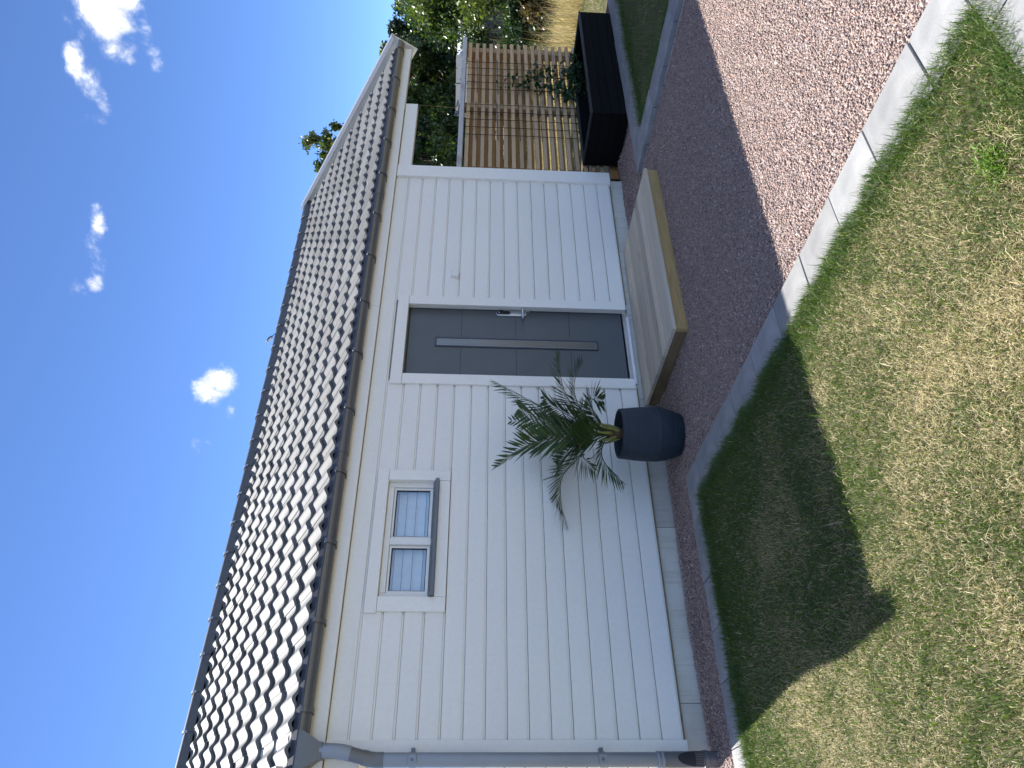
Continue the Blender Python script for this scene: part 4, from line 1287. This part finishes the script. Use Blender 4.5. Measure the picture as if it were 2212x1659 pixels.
def tree(name, label, x, y, h, rx, rz, zc_, n, leaf, pal, group=None, trunk_r=.09, clumps=60, cat='tree', spruce=False, seed=0, flat=.0):
    r_ = np.random.default_rng(seed + 77)
    T = thing(name, label, cat, (x, y, 0), group)
    tb = MB()
    top = Vector((x, y, h * .92))
    base = Vector((x, y, -.2))
    tb.tube([base, base.lerp(top, .4) + Vector((r_.normal(0, .06), r_.normal(0, .06), 0)), top], [trunk_r, trunk_r * .7, trunk_r * .15], 8)
    cl = []
    for k in range(clumps):
        while True:
            v = r_.normal(size=3); v /= np.linalg.norm(v)
            rad = r_.uniform(.35, 1.0) ** .6
            p = v * rad
            if spruce:
                hh = r_.random() ** 1.2
                a = r_.uniform(0, 2 * np.pi); rr = (1 - hh) * rx * r_.uniform(.45, 1.0)
                cl.append((x + rr * np.cos(a), y + rr * np.sin(a), .15 * h + hh * .85 * h, .26 + .3 * (1 - hh)))
                break
            z = zc_ + p[2] * rz
            if z < .15: continue
            cl.append((x + p[0] * rx, y + p[1] * rx, z, r_.uniform(.2, .5) * max(rx, 1.0) * .42))
            break
    cl = np.array(cl)
    for k in range(0, len(cl), 3):
        c_ = Vector(cl[k, :3]); t = min(.9, max(.12, (c_.z - .5) / h * .8))
        s_ = base.lerp(top, t)
        tb.tube([s_, s_.lerp(c_, .5) + Vector((0, 0, .08 * rx)), c_], [trunk_r * .35, trunk_r * .2, trunk_r * .06], 5)
    build(tb, 'trunk', BARK, T, 60)
    idx = r_.integers(0, len(cl), n)
    c_ = cl[idx]
    sph = r_.normal(size=(n, 3)); sph /= np.linalg.norm(sph, axis=1, keepdims=True)
    off = r_.normal(0, .56, (n, 3)) * c_[:, 3:4]
    if spruce: off[:, 2] *= .45
    else: off[:, 2] *= .8
    P = c_[:, :3] + off
    d = r_.normal(size=(n, 3)); d /= np.linalg.norm(d, axis=1, keepdims=True)
    e_ = np.cross(d, r_.normal(size=(n, 3))); e_ /= np.linalg.norm(e_, axis=1, keepdims=True)
    sz = leaf * r_.uniform(.6, 1.3, (n, 1))
    V = np.stack([P - d * sz, P + e_ * sz * .55, P + d * sz, P - e_ * sz * .55], 1)
    pal = np.array(pal)
    tone = (idx * 7919 % 100) / 100.0
    col = pal[(tone * len(pal)).astype(int) % len(pal)] * r_.uniform(.65, 1.35, (n, 1))
    F = (np.array([[0, 1, 2, 3]])[None] + (np.arange(n) * 4)[:, None, None]).reshape(-1, 4)
    np_mesh('crown', V.reshape(-1, 3), F, LEAF, T, tint=np.repeat(col, 4, 0))
    return T
G1 = [(.045, .085, .018), (.070, .115, .024), (.032, .060, .016), (.095, .135, .030)]
G2 = [(.020, .046, .016), (.030, .062, .018), (.042, .075, .02)]
G3 = [(.075, .105, .020), (.10, .13, .028), (.05, .085, .02), (.13, .135, .03)]
def pol(az, dist):
    a = math.radians(az); return dist * math.sin(a), -5.25 + dist * math.cos(a)
GT = 'trees beyond the garden'
x, y = pol(67.4, 19.0); tree('birch_tree', 'large glossy leaved tree at the right edge beyond the planter', x, y, 3.9, 2.5, 1.7, 2.1, 60000, .046, G1, GT, .11, 90, seed=1)
x, y = pol(60.4, 37); tree('leafy_tree', 'yellow green leafy tree right of the roof corner', x, y, 5.2, 2.4, 2.3, 3.0, 24000, .10, G3 + G1, GT, .09, 60, seed=2)
x, y = pol(61.2, 33); tree('spruce_tree', 'dark pointed spruce rising beside the roof corner', x, y, 5.35, 1.1, 2, 2, 12000, .07, [(.012, .030, .014), (.018, .04, .018)], GT, .1, 70, spruce=True, seed=3)
x, y = pol(62.6, 34); tree('spruce_tree', 'second dark spruce partly behind the glossy leaved tree', x, y, 5.1, 1.2, 2, 2, 12000, .07, [(.012, .030, .014), (.018, .04, .018)], GT, .1, 70, spruce=True, seed=4)
x, y = pol(57.4, 36); tree('leafy_tree', 'mid green tree showing under the roof corner', x, y, 6.6, 2.5, 2.9, 3.6, 32000, .085, G3 + G2, GT, .1, 64, seed=5)
x, y = pol(54.0, 33); tree('leafy_tree', 'dark green tree behind the grey shed roof', x, y, 6.4, 2.4, 2.8, 3.4, 24000, .095, G2 + G1[:1], GT, .1, 60, seed=6)
x, y = pol(50.8, 29); tree('leafy_tree', 'dark green tree behind the white beam', x, y, 5.8, 2.3, 2.6, 3.1, 24000, .085, G2 + G1[:2], GT, .1, 60, seed=7)
x, y = pol(47.6, 21); tree('leafy_tree', 'shady tree next to the white corner board', x, y, 4.8, 1.9, 2.2, 2.6, 20000, .065, G2 + G1[:1], GT, .1, 60, seed=8)
x, y = pol(52.7, 30); tree('tall_tree', 'tree top showing above the roof ridge', x, y, 8.6, 1.15, 2.3, 6.1, 15000, .072, G3, GT, .10, 170, seed=9)
x, y = pol(48.6, 13.6); tree('shrub', 'sunlit shrub just behind the fence beside the house corner', x, y, 2.45, .85, .9, 1.55, 7000, .045, G3, GT, .05, 30, 'shrub', seed=10)
for k, (az, ds, hh) in enumerate(((56, 40, 7.5), (59.5, 42, 6.5), (52.5, 41, 7.6), (49, 39, 7.2), (66, 40, 6.4), (46, 38, 7))):
    x, y = pol(az, ds)
    tree('forest_tree', ['dark forest tree behind the shed roofs', 'dark forest tree behind the white shed roof', 'dark forest tree left of the grey shed roof', 'dark forest tree behind the carport beam', 'dark forest tree at the far right edge', 'dark forest tree hidden behind the house corner'][k], x, y, hh, 3.2, hh * .46, hh * .5, 10000, .15, G2, GT, .14, 60, seed=20 + k)
for k, (az, ds, hh, rx) in enumerate(((60.3, 17.2, 1.3, .8), (63.0, 17.0, 1.1, .9), (65.0, 17.6, 1.4, .9))):
    x, y = pol(az, ds)
    tree('shrub', ['low dark shrub at the meadow edge by the fence end', 'low brownish shrub at the meadow edge', 'low green shrub at the right meadow edge'][k], x, y, hh, rx, hh * .5, hh * .5, 7000, .04, G2 + ([(.11, .085, .03)] if k == 1 else G1[:1]), GT, .04, 26, 'shrub', seed=40 + k)

# far sheds: simple pitched roofs beyond the fence
def shed(name, label, az, dist, yaw, w, l, eave, ridge, roofm, wallm, trimm):
    x, y = pol(az, dist)
    T = thing(name, label, 'shed', (x, y, 0))
    R = Matrix.Translation((x, y, 0)) @ Matrix.Rotation(yaw, 4, 'Z')
    def part(mb, nm, m): build(mb, nm, m, T, None, R)
    part(MB().prism([(-w / 2, -.2), (w / 2, -.2), (w / 2, eave), (0, ridge - .06), (-w / 2, eave)], -l / 2, l / 2), 'wall', wallm)
    for sgn in (-1, 1):
        a = (sgn * (w / 2 + .25), eave - .12); b_ = (0, ridge)
        part(MB().prism([a, b_, (0, ridge - .07), (a[0], a[1] - .07)] if sgn < 0 else [a, (a[0], a[1] - .07), (0, ridge - .07), b_], -l / 2 - .3, l / 2 + .3), 'roof_slope', roofm)
        n_ = int(l / .45)
        for i in range(n_):
            xx_ = -l / 2 - .25 + i * (l + .5) / n_
            part(MB().prism([a, b_, (0, ridge + .03), (a[0], a[1] + .03)], xx_, xx_ + .035), 'roof_rib', roofm)
        part(MB().prism([(a[0], a[1] + .02), (0, ridge + .035), (0, ridge - .16), (a[0], a[1] - .16)], -l / 2 - .345, -l / 2 - .302), 'bargeboard', trimm)
    for zz in np.arange(.1, eave, .22):
        part(MB().box(-l / 2 - .02, -l / 2 - .001, -w / 2, w / 2, zz, zz + .2), 'wall_board', wallm)
    return T
WROOF = make_plain('pale_metal_roof', (.74, .75, .77), .45, .1, var=.05)
GROOF = make_plain('grey_metal_roof', (.085, .095, .11), .75, .0, var=.15)
DWALL = make_plain('dark_shed_wall', (.035, .038, .05), .8, var=.2)
shed('white_roofed_shed', 'small far shed with pale metal roof and dark gable above the fence', 60.7, 30.0, math.radians(-18.7), 2.2, 1.2, 1.95, 2.50, WROOF, DWALL, WROOF)
shed('grey_roofed_shed', 'far shed with ribbed grey metal roof above the fence', 57.8, 26.0, math.radians(-57.8), 2.6, 1.2, 1.75, 2.42, GROOF, DWALL, GROOF)
# thin stake in the meadow
st = build(MB().tube([(16.1, 3.0, -.1), (16.12, 3.02, .95)], .018, 6), 'meadow_stake', make_plain('grey_stake', (.2, .19, .18), .7), None, 60)
tag(st, 'thin grey stake standing in the meadow grass', 'stake')
